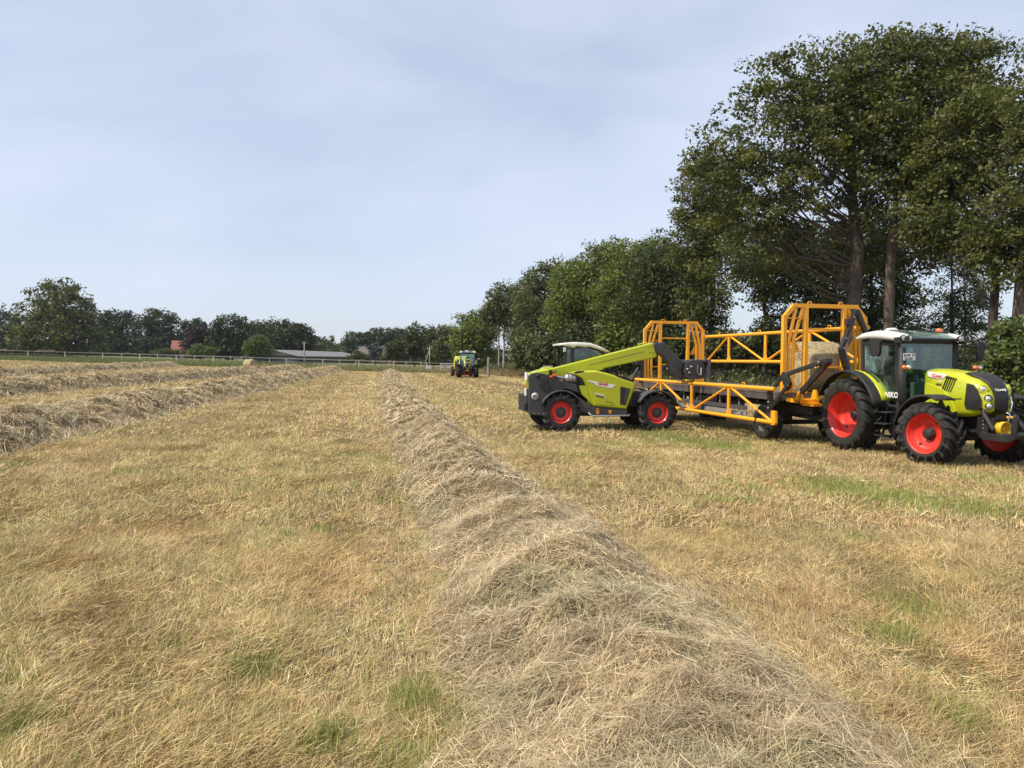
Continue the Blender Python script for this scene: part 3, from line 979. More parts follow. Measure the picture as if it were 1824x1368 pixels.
tree('round_tree', 'low round-headed tree directly behind the far tractor and baler', GR, 848, 112, .2,
     [(845, 590, 42, 38), (865, 580, 25, 30), (825, 610, 25, 28), (850, 620, 40, 25)], leaves=15120, size=0.294, clump=1.10, limbs=10, seed=116, wild=.14, flat=.55, rmin=.5, leaf='maple', bark='barkdark')
tree('broadleaf_tree', 'slim green tree squeezed between the poplar and the light green maple', GR, 1008, 82, .2,
     [(1003, 500, 26, 28), (1012, 530, 28, 36), (1000, 570, 34, 40)], leaves=12800, size=.21, clump=0.95, limbs=14, seed=117, leaf='maple', bark='barkdark', depth=.6, wild=.1)
tree('broadleaf_tree', 'pointed dark tree between the light green maple and the tree behind the boom end', GR, 1098, 72, .2,
     [(1098, 465, 26, 28), (1092, 500, 34, 40), (1105, 560, 40, 50)], leaves=14400, size=.19, clump=0.90, limbs=14, seed=118, leaf='dark', bark='barkdark', depth=.6, wild=.1)
tree('broadleaf_tree', 'tall green tree behind the rear trailer frame, topping the belt of trees', GR, 1165, 66, .22,
     [(1160, 455, 34, 28), (1172, 490, 38, 40), (1160, 560, 40, 50)], leaves=16000, size=.19, clump=0.90, limbs=14, seed=119, leaf='maple', bark='barkdark', depth=.6, wild=.1)
tree('birch_tree', 'grey-green birch between the white-stemmed birch and the poplar', GR, 932, 94, .14,
     [(930, 515, 20, 22), (938, 550, 24, 36), (930, 600, 28, 36)], leaves=8800, size=.23, clump=0.90, limbs=14, seed=120, leaf='birch', bark='barkbirch', depth=.6, wild=.1)
# shrubs under the tree line
sh = [(945, 84, 25, 24, 'birch', 'pale shrub at the wood edge beside the white birch stems'), (985, 78, 38, 30, 'olive', 'broad olive shrub left of the telehandler cab'),
      (1035, 72, 38, 40, 'dark', 'tall dark shrub hidden partly by the telehandler cab'), (1110, 66, 45, 45, 'maple', 'bushy shrub beneath the boom of the telehandler'),
      (1170, 60, 35, 40, 'dark', 'shrub showing through the rear frame of the trailer'), (1225, 58, 32, 28, 'dark', 'low shrub to the right of the trailer rear frame'),
      (1295, 52, 50, 34, 'olive', 'low sunlit shrub under the gap of sky'), (1375, 50, 55, 40, 'dark', 'dark shrub behind the raised trailer gate'),
      (1450, 46, 60, 45, 'dark', 'dark shrub behind the round bales'), (1640, 44, 55, 30, 'dark', 'dark shrub seen through the tractor windscreen')]
for i, (px, d, rx, ry, lf, lab) in enumerate(sh):
    tree('shrub', lab, 'shrubs under the tree line', px, d, .05, [(px, 640 - ry * .55, rx, ry), (px + rx * .5, 645 - ry * .3, rx * .7, ry * .7), (px - rx * .5, 645 - ry * .35, rx * .6, ry * .7)], cat='shrub',
         leaf=lf, bark='barkdark', leaves=6000, size=.0045 * d, clump=.014 * d, limbs=8, seed=200 + i, rmin=.2)
tree('willow_bush', 'bright leafy bush beside the bonnet of the near tractor at the edge of the view', None, 1800, 21, .05,
     [(1790, 640, 42, 38), (1815, 600, 40, 36), (1840, 640, 45, 60), (1775, 670, 34, 40), (1830, 690, 50, 40), (1795, 690, 40, 40)], cat='bush', leaf='bright', bark='barkdark', leaves=11000, size=.135, clump=.34, limbs=30, seed=230, rmin=.3)
# beyond the paddock fence on the left
L = [('big_oak', 'big round-headed oak, the largest beyond the fence behind the horses', 100, 178, .5, [(105, 545, 58, 45), (60, 580, 42, 42), (140, 580, 45, 45), (100, 595, 78, 40), (110, 520, 32, 22), (70, 618, 45, 16), (130, 618, 45, 16)], 24000, 'oak', 0.53, 1.78),
     ('far_oak', 'hazy oak at the very edge of the view, behind the big round oak', 5, 235, .3, [(0, 580, 32, 38), (-25, 575, 32, 34), (22, 590, 18, 34), (0, 610, 40, 28)], 9000, 'far', 0.64, 1.87),
     ('far_oak', 'dark oak right next to the big round oak', 205, 230, .35, [(205, 580, 30, 32), (185, 590, 25, 36), (230, 590, 24, 34), (205, 610, 45, 25)], 10400, 'far', 0.60, 1.87),
     ('far_oak', 'dome-topped dark oak between the copper beech and the oak beside the big one', 280, 228, .4, [(280, 575, 32, 28), (262, 595, 25, 35), (305, 595, 22, 35), (285, 612, 40, 25)], 10400, 'far', 0.60, 1.87),
     ('far_tree', 'small open tree showing sky through it, behind the red roof', 344, 238, .25, [(345, 582, 20, 15), (330, 595, 12, 15), (360, 590, 14, 20)], 4000, 'far', 0.60, 1.44),
     ('copper_beech', 'purple-leaved copper beech beside the red roof', 356, 205, .35, [(355, 600, 24, 22), (345, 615, 24, 18), (370, 612, 18, 22)], 7600, 'purple', 0.52, 1.36),
     ('far_oak', 'broad dark oak directly behind the lone round bale', 412, 195, .4, [(410, 590, 30, 30), (392, 605, 24, 32), (432, 600, 24, 35), (412, 620, 36, 20)], 10400, 'far', 0.53, 1.61),
     ('far_oak', 'olive topped oak behind the near end of the long barn', 462, 226, .35, [(458, 592, 24, 24), (482, 595, 26, 26), (470, 612, 36, 24)], 8400, 'olive', 0.60, 1.70),
     ('far_oak', 'dark oak behind the middle of the long barn roof', 508, 222, .35, [(505, 592, 28, 24), (520, 605, 28, 26), (500, 615, 30, 20)], 8400, 'far', 0.60, 1.70),
     ('far_oak', 'dark oak beside the wooden pole, behind the barn', 540, 224, .3, [(538, 595, 17, 24), (532, 610, 20, 24), (546, 612, 14, 20)], 6400, 'far', 0.60, 1.61),
     ('far_tree', 'lower pale tree behind the far gable of the barn', 568, 262, .2, [(567, 614, 14, 14), (578, 620, 16, 14)], 3400, 'birch', 0.64, 1.44),
     ('far_tree', 'slender pointed tree behind the far gable of the barn', 588, 265, .2, [(588, 610, 5, 12), (592, 622, 14, 14), (602, 626, 8, 10)], 3000, 'birch', 0.64, 1.27),
     ('fruit_tree', 'small yellow-green tree in front of the barn end, next to the round bale', 460, 168, .15, [(460, 610, 17, 14), (450, 620, 16, 14), (470, 622, 16, 12)], 6400, 'bright', 0.34, 0.94),
     ('pale_bush', 'pale green bush at the foot of the big round oak', 32, 172, .08, [(33, 616, 14, 12), (48, 622, 16, 9), (24, 622, 8, 8)], 4400, 'olive', 0.34, 0.85),
     ('garden_shrub', 'yellow-green garden shrub below the copper beech', 358, 176, .08, [(355, 622, 14, 8), (370, 625, 14, 7), (340, 627, 12, 5)], 4000, 'bright', 0.32, 0.77),
     ('garden_shrub', 'dull green hedge shrub below the dome-topped oak', 310, 178, .08, [(305, 627, 18, 6), (285, 628, 14, 5)], 3000, 'olive', 0.32, 0.77)]
for i, (nm, lab, px, d, tr, el, nl, lf, sz, cl_) in enumerate(L):
    tree(nm, lab, GL, px, d, tr, el, leaf=lf, bark='barkdark', leaves=nl, size=sz, clump=cl_, limbs=8, seed=300 + i, per=45, rmin=.25, cat='shrub' if 'shrub' in nm or 'bush' in nm else 'tree')
Mid = [('far_oak', 'far dark oak at the end of the wood, behind the spreading garden bush', 640, 300, .4, [(640, 605, 26, 16), (622, 618, 14, 16), (650, 622, 26, 14)], 7200, 'far', 0.76, 2.21),
       ('far_oak', 'far dark oak behind the farmhouse roof', 680, 300, .4, [(680, 600, 26, 16), (695, 615, 26, 18), (668, 618, 22, 14)], 7200, 'far', 0.76, 2.21),
       ('far_oak', 'far dark oak where the wood meets the sunny birches', 718, 300, .4, [(716, 600, 22, 14), (722, 615, 22, 18)], 6000, 'far', 0.76, 2.21),
       ('sunny_birch', 'tall olive birch with a tufted tip, tallest of the birches left of the baler', 738, 170, .16, [(738, 586, 8, 14), (734, 602, 16, 18), (728, 622, 24, 18), (745, 615, 14, 20)], 8400, 'olive', 0.40, 1.10),
       ('sunny_birch', 'narrow olive birch beside the tallest of the birches', 756, 172, .12, [(753, 586, 4, 9), (760, 605, 14, 18), (757, 622, 16, 16)], 5200, 'olive', 0.40, 1.02),
       ('sunny_birch', 'olive birch with a bare pale stem behind the strutted pole', 772, 168, .12, [(768, 590, 6, 9), (774, 605, 13, 18), (772, 625, 16, 16)], 5600, 'olive', 0.40, 1.02),
       ('sunny_birch', 'dusty pale birch in the dust right behind the baler', 793, 160, .15, [(788, 592, 8, 12), (800, 600, 14, 18), (792, 622, 22, 20)], 7600, 'birch', 0.40, 1.10),
       ('sunny_birch', 'low spreading birch below the tallest one, right of the blue spruce', 705, 168, .12, [(702, 622, 16, 16), (690, 632, 12, 9), (715, 630, 14, 12)], 5200, 'olive', 0.40, 1.02),
       ('blue_spruce', 'grey-blue spruce in front of the farmhouse roof', 668, 190, .12, [(668, 615, 5, 5), (662, 619, 9, 4), (669, 628, 10, 7), (668, 637, 14, 7), (675, 622, 10, 3)], 5200, 'spruce', 0.36, 0.77),
       ('garden_bush', 'rounded garden bush hiding the corner of the farmhouse', 636, 180, .08, [(636, 634, 12, 8), (646, 638, 14, 7), (624, 640, 9, 5)], 4400, 'olive', 0.34, 0.85)]
for i, (nm, lab, px, d, tr, el, nl, lf, sz, cl_) in enumerate(Mid):
    tree(nm, lab, GM, px, d, tr, el, leaf=lf, bark='barkdark', leaves=nl, size=sz, clump=cl_, limbs=8, seed=400 + i, per=45, rmin=.25, cat='bush' if 'bush' in nm else 'tree')

def woods():
    """the dark wood behind everything at the far end: one mass of foliage"""
    rs = np.random.default_rng(77)
    C, Rr = [], []
    for px0, px1, d, top in ((-120, 610, 262, 618), (600, 830, 330, 612), (640, 900, 220, 634), (820, 1330, 150, 622), (1280, 1480, 75, 618), (1440, 2050, 70, 612)):
        n = int((px1 - px0) * 1.6)
        px = rs.uniform(px0, px1, n)
        dd = d + rs.uniform(-8, 8, n)
        x = px_x(px, dd)
        zt = px_z(px, top + 9 * (vnoise(px, px * 0, 26) - .3), dd)
        gz = terr(x, dd)
        z = gz + (zt - gz) * rs.uniform(0, 1, n) ** .8
        C.append(np.stack([x, dd, z], 1)); Rr.append(np.full(n, .0078 * d))
    V, lp, st, tint = leaf_cloud(np.concatenate(C), np.concatenate(Rr), 22, 1.0, rs)
    # leaves sized with distance
    cc = V.reshape(-1, 4, 3)
    m = cc.mean(1, keepdims=True)
    cc = m + (cc - m) * (m[:, :, 1:2] * .0052)
    tag(big_mesh('distant_woods', cc.reshape(-1, 3), lp, st, [LEAF['dark']], attrs=[('tint', 'FLOAT', tint)]), kind='stuff')
woods()

# ------------------------------------------------------------------ farm buildings, poles, fences, gate
def gable(name, label, cat, x, y, length, width, eave, ridge, rz, mats, zoff=0.0, hip=0.0):
    root = empty(name, (x, y, float(terr(x, y)) + zoff), rz)
    tag(root, label, cat)
    l, w = length / 2, width / 2
    MB().box((0, 0, eave / 2), (length, width, eave)).build('wall', mats[0], root)
    for s in (-1, 1):
        if not hip:
            MB().prism([(-w, eave + .004), (w, eave + .004), (0, ridge - .05)], s * (l - .25) - .1, s * (l - .25) + .1, 'x').build('gable', mats[2], root)
    r = MB()
    o = .5
    for s in (-1, 1):
        a = [(-l - o, s * (w + o), eave - .25), (l + o, s * (w + o), eave - .25), (l + o - hip, 0, ridge), (-l - o + hip, 0, ridge)]
        b = [(p[0], p[1], p[2] + .16) for p in a]
        r.add(a + b, [(0, 1, 2, 3), (7, 6, 5, 4), (0, 4, 5, 1), (1, 5, 6, 2), (2, 6, 7, 3), (3, 7, 4, 0)])
    if hip:
        for s in (-1, 1):
            a = [(s * (l + o), -w - o, eave - .25), (s * (l + o), w + o, eave - .25), (s * (l + o - hip), 0, ridge)]
            b = [(p[0], p[1], p[2] + .16) for p in a]
            r.add(a + b, [(0, 1, 2), (3, 4, 5), (0, 1, 4, 3), (1, 2, 5, 4), (2, 0, 3, 5)])
    r.build('roof', mats[1], root)
    return root
b = gable('barn', 'long low barn with a pale grey sheet roof behind the paddock fence', 'barn', -53.6, 198, 56, 12, 2.15, 3.35, R(86.6), ['barnwall', 'roofgrey', 'barngable'], -.42)
m_ = MB()
for k in range(9):
    m_.box((-25 + k * 5.6, -6.03, 1.1), (3.9, .06, .7))
m_.build('window', 'darkglass', b)
MB().box((24.5, -6.1, .9), (5.0, .12, 1.6)).build('door', 'barngable', b)
h = gable('farmhouse', 'farmhouse with a broad brown hipped roof behind the blue spruce', 'house', px_x(668, 215), 215, 13, 11, 2.2, 5.4, R(6), ['brick', 'rooftile', 'brick'], -.6, 3.2)
MB().box((-3, -5.53, 1.3), (1.2, .06, 1.0)).build('window', 'darkglass', h)
MB().box((3, 0.8, 5.5), (.6, .6, .9)).build('chimney', 'brick', h)
h = gable('red_house', 'house with a red tiled roof half hidden beside the copper beech', 'house', px_x(331, 212), 214, 8, 9, 2.6, 5.8, R(20), ['brick', 'redtile', 'brick'], -.8)
MB().box((-1.5, -4.53, 1.5), (1.1, .06, 1.1)).build('window', 'postwhite', h)

def pole(px, d, ztop, r, label, strut=None):
    x, y = px_x(px, d), d
    z = float(terr(x, y))
    root = empty('utility_pole', (x, y, z))
    tag(root, label, 'pole', 'wooden utility poles')
    MB().tube([(0, 0, -.3), (0, 0, ztop - z)], [r, r * .75], 8).build('pole', 'polegrey', root)
    c = MB().beam((-.5, 0, ztop - z - .25), (.5, 0, ztop - z - .25), .1, .1)
    c.build('crossarm', 'polegrey', root)
    for q in (-.42, .42):
        MB().lathe([(.001, 0), (.05, 0), (.06, .05), (.03, .12), (.001, .15)], (q, 0, ztop - z - .2), 'z', 8).build('insulator', 'postwhite', root)
    if strut:
        MB().tube([(strut, .3, -.3), (0, .12, (ztop - z) * .93)], [r * .9, r * .6], 8).build('strut', 'polegrey', root)
pole(542, 165, px_z(542, 609, 165), .14, 'plain wooden pole standing in front of the long barn')
pole(765, 150, px_z(765, 619, 150), .13, 'wooden pole with a slanting strut beside the white gate', -1.35)

def fence(name, label, posts, hgt, w, rails, mat):
    x0, y0 = posts[0]
    root = empty(name, (x0, y0, float(terr(x0, y0))))
    tag(root, label, 'fence', 'white post and tape paddock fences')
    z0 = float(terr(x0, y0))
    for x, y in posts:
        z = float(terr(x, y)) - z0
        MB().box((x - x0, y - y0, z + hgt / 2 - .1), (w, w, hgt + .2)).build('post', mat, root, .01)
    t = MB()
    for rz, rw in rails:
        for (xa, ya), (xb, yb) in zip(posts[:-1], posts[1:]):
            za, zb = float(terr(xa, ya)) - z0 + rz, float(terr(xb, yb)) - z0 + rz
            mx = ((xa + xb) / 2 - x0, (ya + yb) / 2 - y0 - w * .6, (za + zb) / 2 - .05)
            a, c = (xa - x0, ya - y0 - w * .6, za), (xb - x0, yb - y0 - w * .6, zb)
            t.beam(a, mx, .02, rw)
            t.beam(mx, c, .02, rw)
    t.build('tape', mat, root)
fp = []
for px in (-15, 50, 116, 183, 249, 314, 380, 447, 510, 575, 639, 701, 760, 812):
    d = 150 - (px - 116) / 644 * 24
    fp.append((px_x(px, d), d))
fence('paddock_fence', 'nearer white paddock fence running right across behind the hay rows', fp, 1.38, .13, [(1.33, .04), (.75, .022)], 'postwhite')
fp = []
for px in (20, 85, 150, 217, 281, 347, 411, 430, 480, 542, 604, 634, 664, 693, 723, 750):
    d = 176 - (px - 150) / 573 * 16
    fp.append((px_x(px, d), d))
fence('paddock_fence', 'farther thin white paddock fence in front of the barn and farmhouse', fp, 1.3, .10, [(1.25, .035)], 'postwhite')
gt = empty('field_gate', (px_x(796, 118), 118, 0))
tag(gt, 'short white field gate beside the baler', 'gate')
g = MB()
for z in (.35, .7, 1.05, 1.3):
    g.beam((-1.0, 0, z), (1.0, 0, z), .05, .10)
g.build('rail', 'postwhite', gt)
for x in (-1.05, 0, 1.05):
    MB().box((x, .05, .7), (.10, .06, 1.5)).build('post', 'postwhite', gt)
wp = empty('wooden_post', (px_x(870, 88), 88, 0))
tag(wp, 'thick weathered wooden post standing in the dry grass right of the far tractor', 'post')
MB().tube([(0, 0, -.3), (.01, 0, .6), (-.01, 0, 1.5), (.02, 0, 2.35)], [.17, .16, .15, .145], 12).build('stake', 'woodpost', wp, fix=False)
tr_ = MB().box((0, .55, .45), (.9, .7, .9)).build('water_trough', 'postwhite', None, .03, (px_x(763, 124), 124, 0))
tag(tr_, 'small white box at the foot of the strutted pole', 'box')

# grazing horses beyond the fence: one skinned body each
def horse(name, label, x, y, rz, mats, head_low=True, sc=1.14):
    pts = [((0, 0, 1.18), .27), ((.42, 0, 1.2), .29), ((.72, 0, 1.16), .25), ((-.42, 0, 1.2), .29), ((-.72, 0, 1.16), .24),
           ((1.0, 0, 1.2), .17), ((1.28, 0, .92), .12), ((1.45, 0, .55), .11), ((1.62, 0, .28), .065)]
    if not head_low:
        pts[5:] = [((.95, 0, 1.42), .16), ((1.15, 0, 1.7), .12), ((1.4, 0, 1.68), .11), ((1.65, 0, 1.5), .065)]
    ed = [(0, 1), (1, 2), (0, 3), (3, 4), (2, 5), (5, 6), (6, 7), (7, 8)]
    for sx, sy in ((.66, .15), (.6, -.15)):
        n = len(pts)
        pts += [((sx, sy, .9), .12), ((sx + .03, sy, .52), .06), ((sx, sy, .1), .045), ((sx + .05, sy, .02), .055)]
        ed += [(2, n), (n, n + 1), (n + 1, n + 2), (n + 2, n + 3)]
    for sx, sy in ((-.72, .15), (-.66, -.15)):
        n = len(pts)
        pts += [((sx + .05, sy, .9), .15), ((sx - .12, sy, .55), .07), ((sx - .05, sy, .1), .05), ((sx, sy, .02), .055)]
        ed += [(4, n), (n, n + 1), (n + 1, n + 2), (n + 2, n + 3)]
    n = len(pts)
    pts += [((-.98, 0, 1.15), .06), ((-1.06, 0, .8), .07), ((-1.02, 0, .45), .03)]
    ed += [(4, n), (n, n + 1), (n + 1, n + 2)]
    for s in (.05, -.05):
        n = len(pts)
        hp = Vector(pts[6][0])
        pts += [((hp.x + .04, s, hp.z + .18), .025)]
        ed += [(6, n)]
    me = bpy.data.meshes.new(name)
    me.from_pydata([p for p, _ in pts], ed, [])
    me.materials.append(M[mats])
    o = bpy.data.objects.new(name, me)
    COL.objects.link(o)
    sk = o.modifiers.new('skin', 'SKIN')
    for i, (_, r) in enumerate(pts):
        me.skin_vertices[0].data[i].radius = (r, r)
    me.skin_vertices[0].data[0].use_root = True
    sk.use_smooth_shade = True
    su = o.modifiers.new('sub', 'SUBSURF')
    su.levels = su.render_levels = 1
    o.location = (x, y, float(terr(x, y)))
    o.rotation_euler = (0, 0, rz)
    o.scale = (sc,) * 3
    tag(o, label, 'horse', 'horses grazing beyond the fence')
horse('horse', 'dark brown horse at the very edge of the view, by the first fence post', px_x(7, 158), 158, R(160), 'horsedark')
horse('horse', 'brown horse seen from behind, below the pale bush', px_x(29, 160), 160, R(60), 'horse')
horse('horse', 'reddish brown horse grazing side-on between two fence posts', px_x(76, 158), 158, R(185), 'horse')
horse('horse', 'reddish brown horse overlapped by the one grazing in front of it', px_x(89, 161), 161, R(5), 'horse')

# ------------------------------------------------------------------ wheels
def wheel(parent, c, Rt, w, rr, side, depth, nl, hub_r=.12, hub_out=.06, steer=0.0, rim='red', tread='ag', hubm='black', disc_h=2):
    """side -1: outer face towards -y. depth: how far the rim disc sits inside the outer face"""
    root = empty('wheel', c, steer, parent)
    s = side
    t = MB()
    h = w / 2
    rb = Rt - (.062 if tread == 'ag' else .012)
    pr = [(rr - .005, -h * .80), (rr + .012, -h * .90), (rr + .035, -h * .93), ((rr * .45 + rb * .55), -h * 1.0), (rb - .085, -h * .985), (rb - .03, -h * .90), (rb, -h * .6), (rb + .004, 0)]
    pr = pr + [(r, -y) for r, y in pr[-2::-1]]
    t.lathe(pr, (0, 0, 0), 'y', 56)
    if tread == 'ag':
        for e in (-1, 1):
            for k in range(nl):
                a0 = 2 * math.pi * (k + (.5 if e > 0 else 0)) / nl
                st = [(-.03, -.02, Rt, .024), (.22, .07, Rt, .026), (.48, .17, Rt, .030), (.78, .285, Rt - .004, .036), (1.0, .35, Rt - .028, .040), (1.035, .385, Rt - .15, .034)]
                v = []
                for f, da, ro, th in st:
                    a = a0 + da * (.62 / Rt)
                    ta = th / Rt
                    rb2 = min(ro - .02, rb - .012) if f < 1 else ro - .05
                    for q, ri in ((-1, rb2), (-.72, ro), (.72, ro), (1, rb2)):
                        yy = e * f * h if ri == ro or f < .9 else e * f * h * .94
                        v.append((ri * math.cos(a + q * ta), yy, ri * math.sin(a + q * ta)))
                fs = []
                for i in range(len(st) - 1):
                    for q in range(3):
                        fs.append((i * 4 + q, i * 4 + q + 1, i * 4 + q + 5, i * 4 + q + 4))
                fs += [(0, 1, 2, 3), tuple(len(v) - 4 + q for q in range(4))]
                t.add(v, fs)
    else:
        for yy in (-.6, -.2, .2, .6):
            t.lathe([(rb + .002, yy * h - .012), (rb + .010, yy * h - .01), (rb + .010, yy * h + .01), (rb + .002, yy * h + .012)], (0, 0, 0), 'y', 40)
    t.build('tyre', 'rubber', root, fix=True)
    m = MB()
    yo = s * h * .93
    q = -s
    prf = [(rr + .012, yo), (rr + .016, yo + q * .012), (rr - .012, yo + q * .03), (rr - .03, yo + q * .05), (rr - .035, yo + q * .10), (rr - .055, yo + q * .115),
           (rr - .065, yo + q * depth * .72), (rr - .085, yo + q * depth * .86), (rr * .60, yo + q * depth), (rr * .48, yo + q * (depth - .01)), (rr * .42, yo + q * (depth + .02)), (.001, yo + q * (depth + .02))]
    m.lathe(prf, (0, 0, 0), 'y', 48)
    ye = yo + q * (depth + .06)
    m.lathe([(rr - .01, -yo), (rr - .03, -yo * .92), (rr - .045, ye if abs(ye) < abs(yo) else -yo * .85), (.001, ye)], (0, 0, 0), 'y', 32)
    m.build('rim', rim, root, fix=True)
    for k in range(disc_h):
        a = 2 * math.pi * k / disc_h + .9
        rq = rr * .72
        yd = yo + q * (depth * .945)
        MB().lathe([(.001, yd - q * .028), (.026, yd - q * .028), (.027, yd)], (rq * math.cos(a), 0, rq * math.sin(a)), 'y', 10).build('disc_hole', 'gloss_black', root, fix=False)
    hb = MB()
    yh = yo + q * (depth + .02)
    hb.lathe([(hub_r * 1.25, yh), (hub_r * 1.22, yh - q * .025), (hub_r, yh - q * .03), (hub_r * .96, yh - q * hub_out), (hub_r * .72, yh - q * (hub_out + .015)), (.001, yh - q * (hub_out + .02))], (0, 0, 0), 'y', 24)
    for k in range(8):
        a = 2 * math.pi * k / 8
        hb.lathe([(.001, yh - q * .05), (.014, yh - q * .05), (.015, yh - q * .02)], (hub_r * 1.12 * math.cos(a), 0, hub_r * 1.12 * math.sin(a)), 'y', 6)
    hb.build('hub', hubm, root, fix=False)
    return root

def arc_fender(c, r, a0, a1, y0, y1, th, lip=.05, n=14, er=0.0):
    """curved sheet over a wheel, angles in degrees from +x; with a small lip down at both sides"""
    m = MB()
    secs = []
    for i in range(n + 1):
        t = i / n
        a = R(a0 + (a1 - a0) * t)
        q = r + er * abs(2 * t - 1) ** 2
        P = lambda rad, y: (c[0] + rad * math.cos(a), y, c[2] + rad * math.sin(a))
        secs.append([P(q - lip, y0), P(q - .012, y0 + (y1 - y0) * .01), P(q, y0 + (y1 - y0) * .06), P(q, y1 - (y1 - y0) * .06), P(q - .012, y1 - (y1 - y0) * .01), P(q - lip, y1),
                     P(q - lip, y1 - math.copysign(th, y1 - y0)), P(q - th - .012, y1 - (y1 - y0) * .08), P(q - th - .012, y0 + (y1 - y0) * .08), P(q - lip, y0 + math.copysign(th, y1 - y0))])
    m.loft(secs)
    return m

# ------------------------------------------------------------------ tractor
def hood_section(x, hw, zb, zt, sh=.9, tw=.62, drop=.02, zsh=.18):
    h = zt - zb
    half = [(hw * .90, zb), (hw * .97, zb + h * .15), (hw, zb + h * .45), (hw * .985, zt - zsh), (hw * sh, zt - zsh * .35), (hw * tw, zt - drop), (hw * .25, zt)]
    return [(x, -y, z) for y, z in half] + [(x, y, z) for y, z in half[::-1]]

def make_tractor(label, loc, rz):
    root = empty('tractor', loc, rz)
    tag(root, label, 'tractor', 'lime green tractors with white roofs')
    # wheels
    for s in (-1, 1):
        wheel(root, (-.04, s * .90, .84), .86, .54, .53, s, .36, 20, .10, .07)
        wheel(root, (2.43, s * .93, .635), .65, .46, .405, s, .20, 18, .105, .10, R(10))
    # chassis, gearbox, axles
    m = MB()
    m.box((.1, 0, .82), (.75, .52, .55)).box((1.0, 0, .74), (1.5, .46, .42)).box((2.3, 0, .80), (1.8, .34, .42))
    m.lathe([(.14, -.62), (.17, -.3), (.20, 0), (.17, .3), (.14, .62)], (-.04, 0, .84), 'y', 16)
    m.lathe([(.08, -.70), (.10, -.5), (.15, 0), (.10, .5), (.08, .70)], (2.43, 0, .62), 'y', 16)
    m.box((2.43, 0, .66), (.35, .4, .25))
    m.build('chassis', 'black', root, .02)
    m = MB()
    m.box((1.35, -.58, .72), (.62, .34, .46)).box((1.0, .58, .72), (.9, .36, .5))
    m.build('fuel_tank', 'black', root, .05)
    m = MB()
    for z in (.45, .72, .98):
        m.box((1.02 + (z - .45) * .15, -.86, z), (.34, .26, .035))
    m.beam((.86, -.76, .42), (.98, -.74, 1.1), .03, .05)
    m.beam((1.18, -.76, .42), (1.3, -.74, 1.1), .03, .05)
    m.build('step', 'black', root, .006)
    # bonnet
    m = MB()
    secs = [hood_section(1.66, .39, 1.02, 1.965, .88), hood_section(2.0, .405, 1.00, 1.955, .88), hood_section(2.45, .42, .99, 1.905, .86), hood_section(2.72, .42, 1.0, 1.86, .86),
            hood_section(2.93, .41, 1.04, 1.79, .84, .6, .03, .2), hood_section(3.06, .385, 1.09, 1.70, .82, .58, .05, .22), hood_section(3.155, .33, 1.13, 1.57, .80, .55, .07, .2), hood_section(3.205, .26, 1.16, 1.42, .8, .5, .06, .12)]
    m.loft(secs)
    bon = m.build('bonnet', 'lime', root)
    # raised wedge below the crease of the bonnet side
    for s in (-1, 1):
        m = MB()
        m.prism([(1.70, 1.60), (1.74, 1.665), (2.22, 1.52), (2.44, 1.30), (2.60, 1.0), (2.35, 1.0), (1.70, 1.2)], s * .402, s * .432)
        m.build('side_panel', 'lime', root, .012)
        # black side intake, louvres
        m = MB()
        m.prism([(2.79, 1.68), (2.94, 1.655), (3.02, 1.58), (3.12, 1.40), (3.13, 1.20), (3.08, 1.155), (2.78, 1.165), (2.745, 1.25)], s * .388, s * .425)
        m.build('intake_grille', 'black', root, .008)
        m = MB()
        for k in range(5):
            x = 2.30 + k * .055
            m.beam((x, s * .414, 1.82 - k * .012), (x - .13, s * .414, 1.53 - k * .012), .022, .020, (0, 1, 0))
        m.build('louvre', 'black', root)
        m = MB()
        m.prism([(1.77, 1.905), (2.26, 1.855), (2.27, 1.82), (2.13, 1.745), (1.84, 1.78), (1.77, 1.81)], s * .398, s * .4155)
        m.build('badge_plate', 'decal', root)
    text('lettering', 'CLAAS', .088, 'decal_red', root, (1.88, -.418, 1.795), (1, 0, -.13), (.05, 0, 1), .12, .004)
    text('lettering', '450', .060, 'decal', root, (2.06, -.418, 1.685), (1, 0, -.10), (.05, 0, 1), .2, .002)
    text('lettering', 'ARION', .052, 'black', root, (1.98, -.418, 1.625), (1, 0, -.10), (.05, 0, 1), .2, .002)
    text('lettering', 'CIS', .03, 'decal', root, (2.60, -.43, 1.60), (1, 0, -.05), (0, 0, 1), .2, .001)
    # nose: black grille running over the top, chrome badge text
    m = MB()
    rows = [(2.60, 1.893, .27), (2.77, 1.862, .31), (2.93, 1.803, .26), (3.065, 1.712, .215), (3.17, 1.585, .185), (3.215, 1.42, .17), (3.22, 1.16, .155)]
    secs = []
    for x, z, w in rows:
        e = .010
        secs.append([(x, -w, z - .012), (x + e * .6, -w * .6, z + e), (x + e, 0, z + e * 1.4), (x + e * .6, w * .6, z + e), (x, w, z - .012), (x - .05, w * .8, z - .06), (x - .05, -w * .8, z - .06)])
    m.loft(secs)
    m.build('front_grille', 'black', root)
    text('lettering', 'CLAAS', .085, 'decal', root, (3.205, -.135, 1.545), (0, 1, 0), (-.55, 0, .83), .1, .003)
    m = MB()
    for s in (-1, 1):
        m.beam((3.06, s * .30, 1.69), (3.21, s * .25, 1.56), .05, .16, (.6, 0, .8))
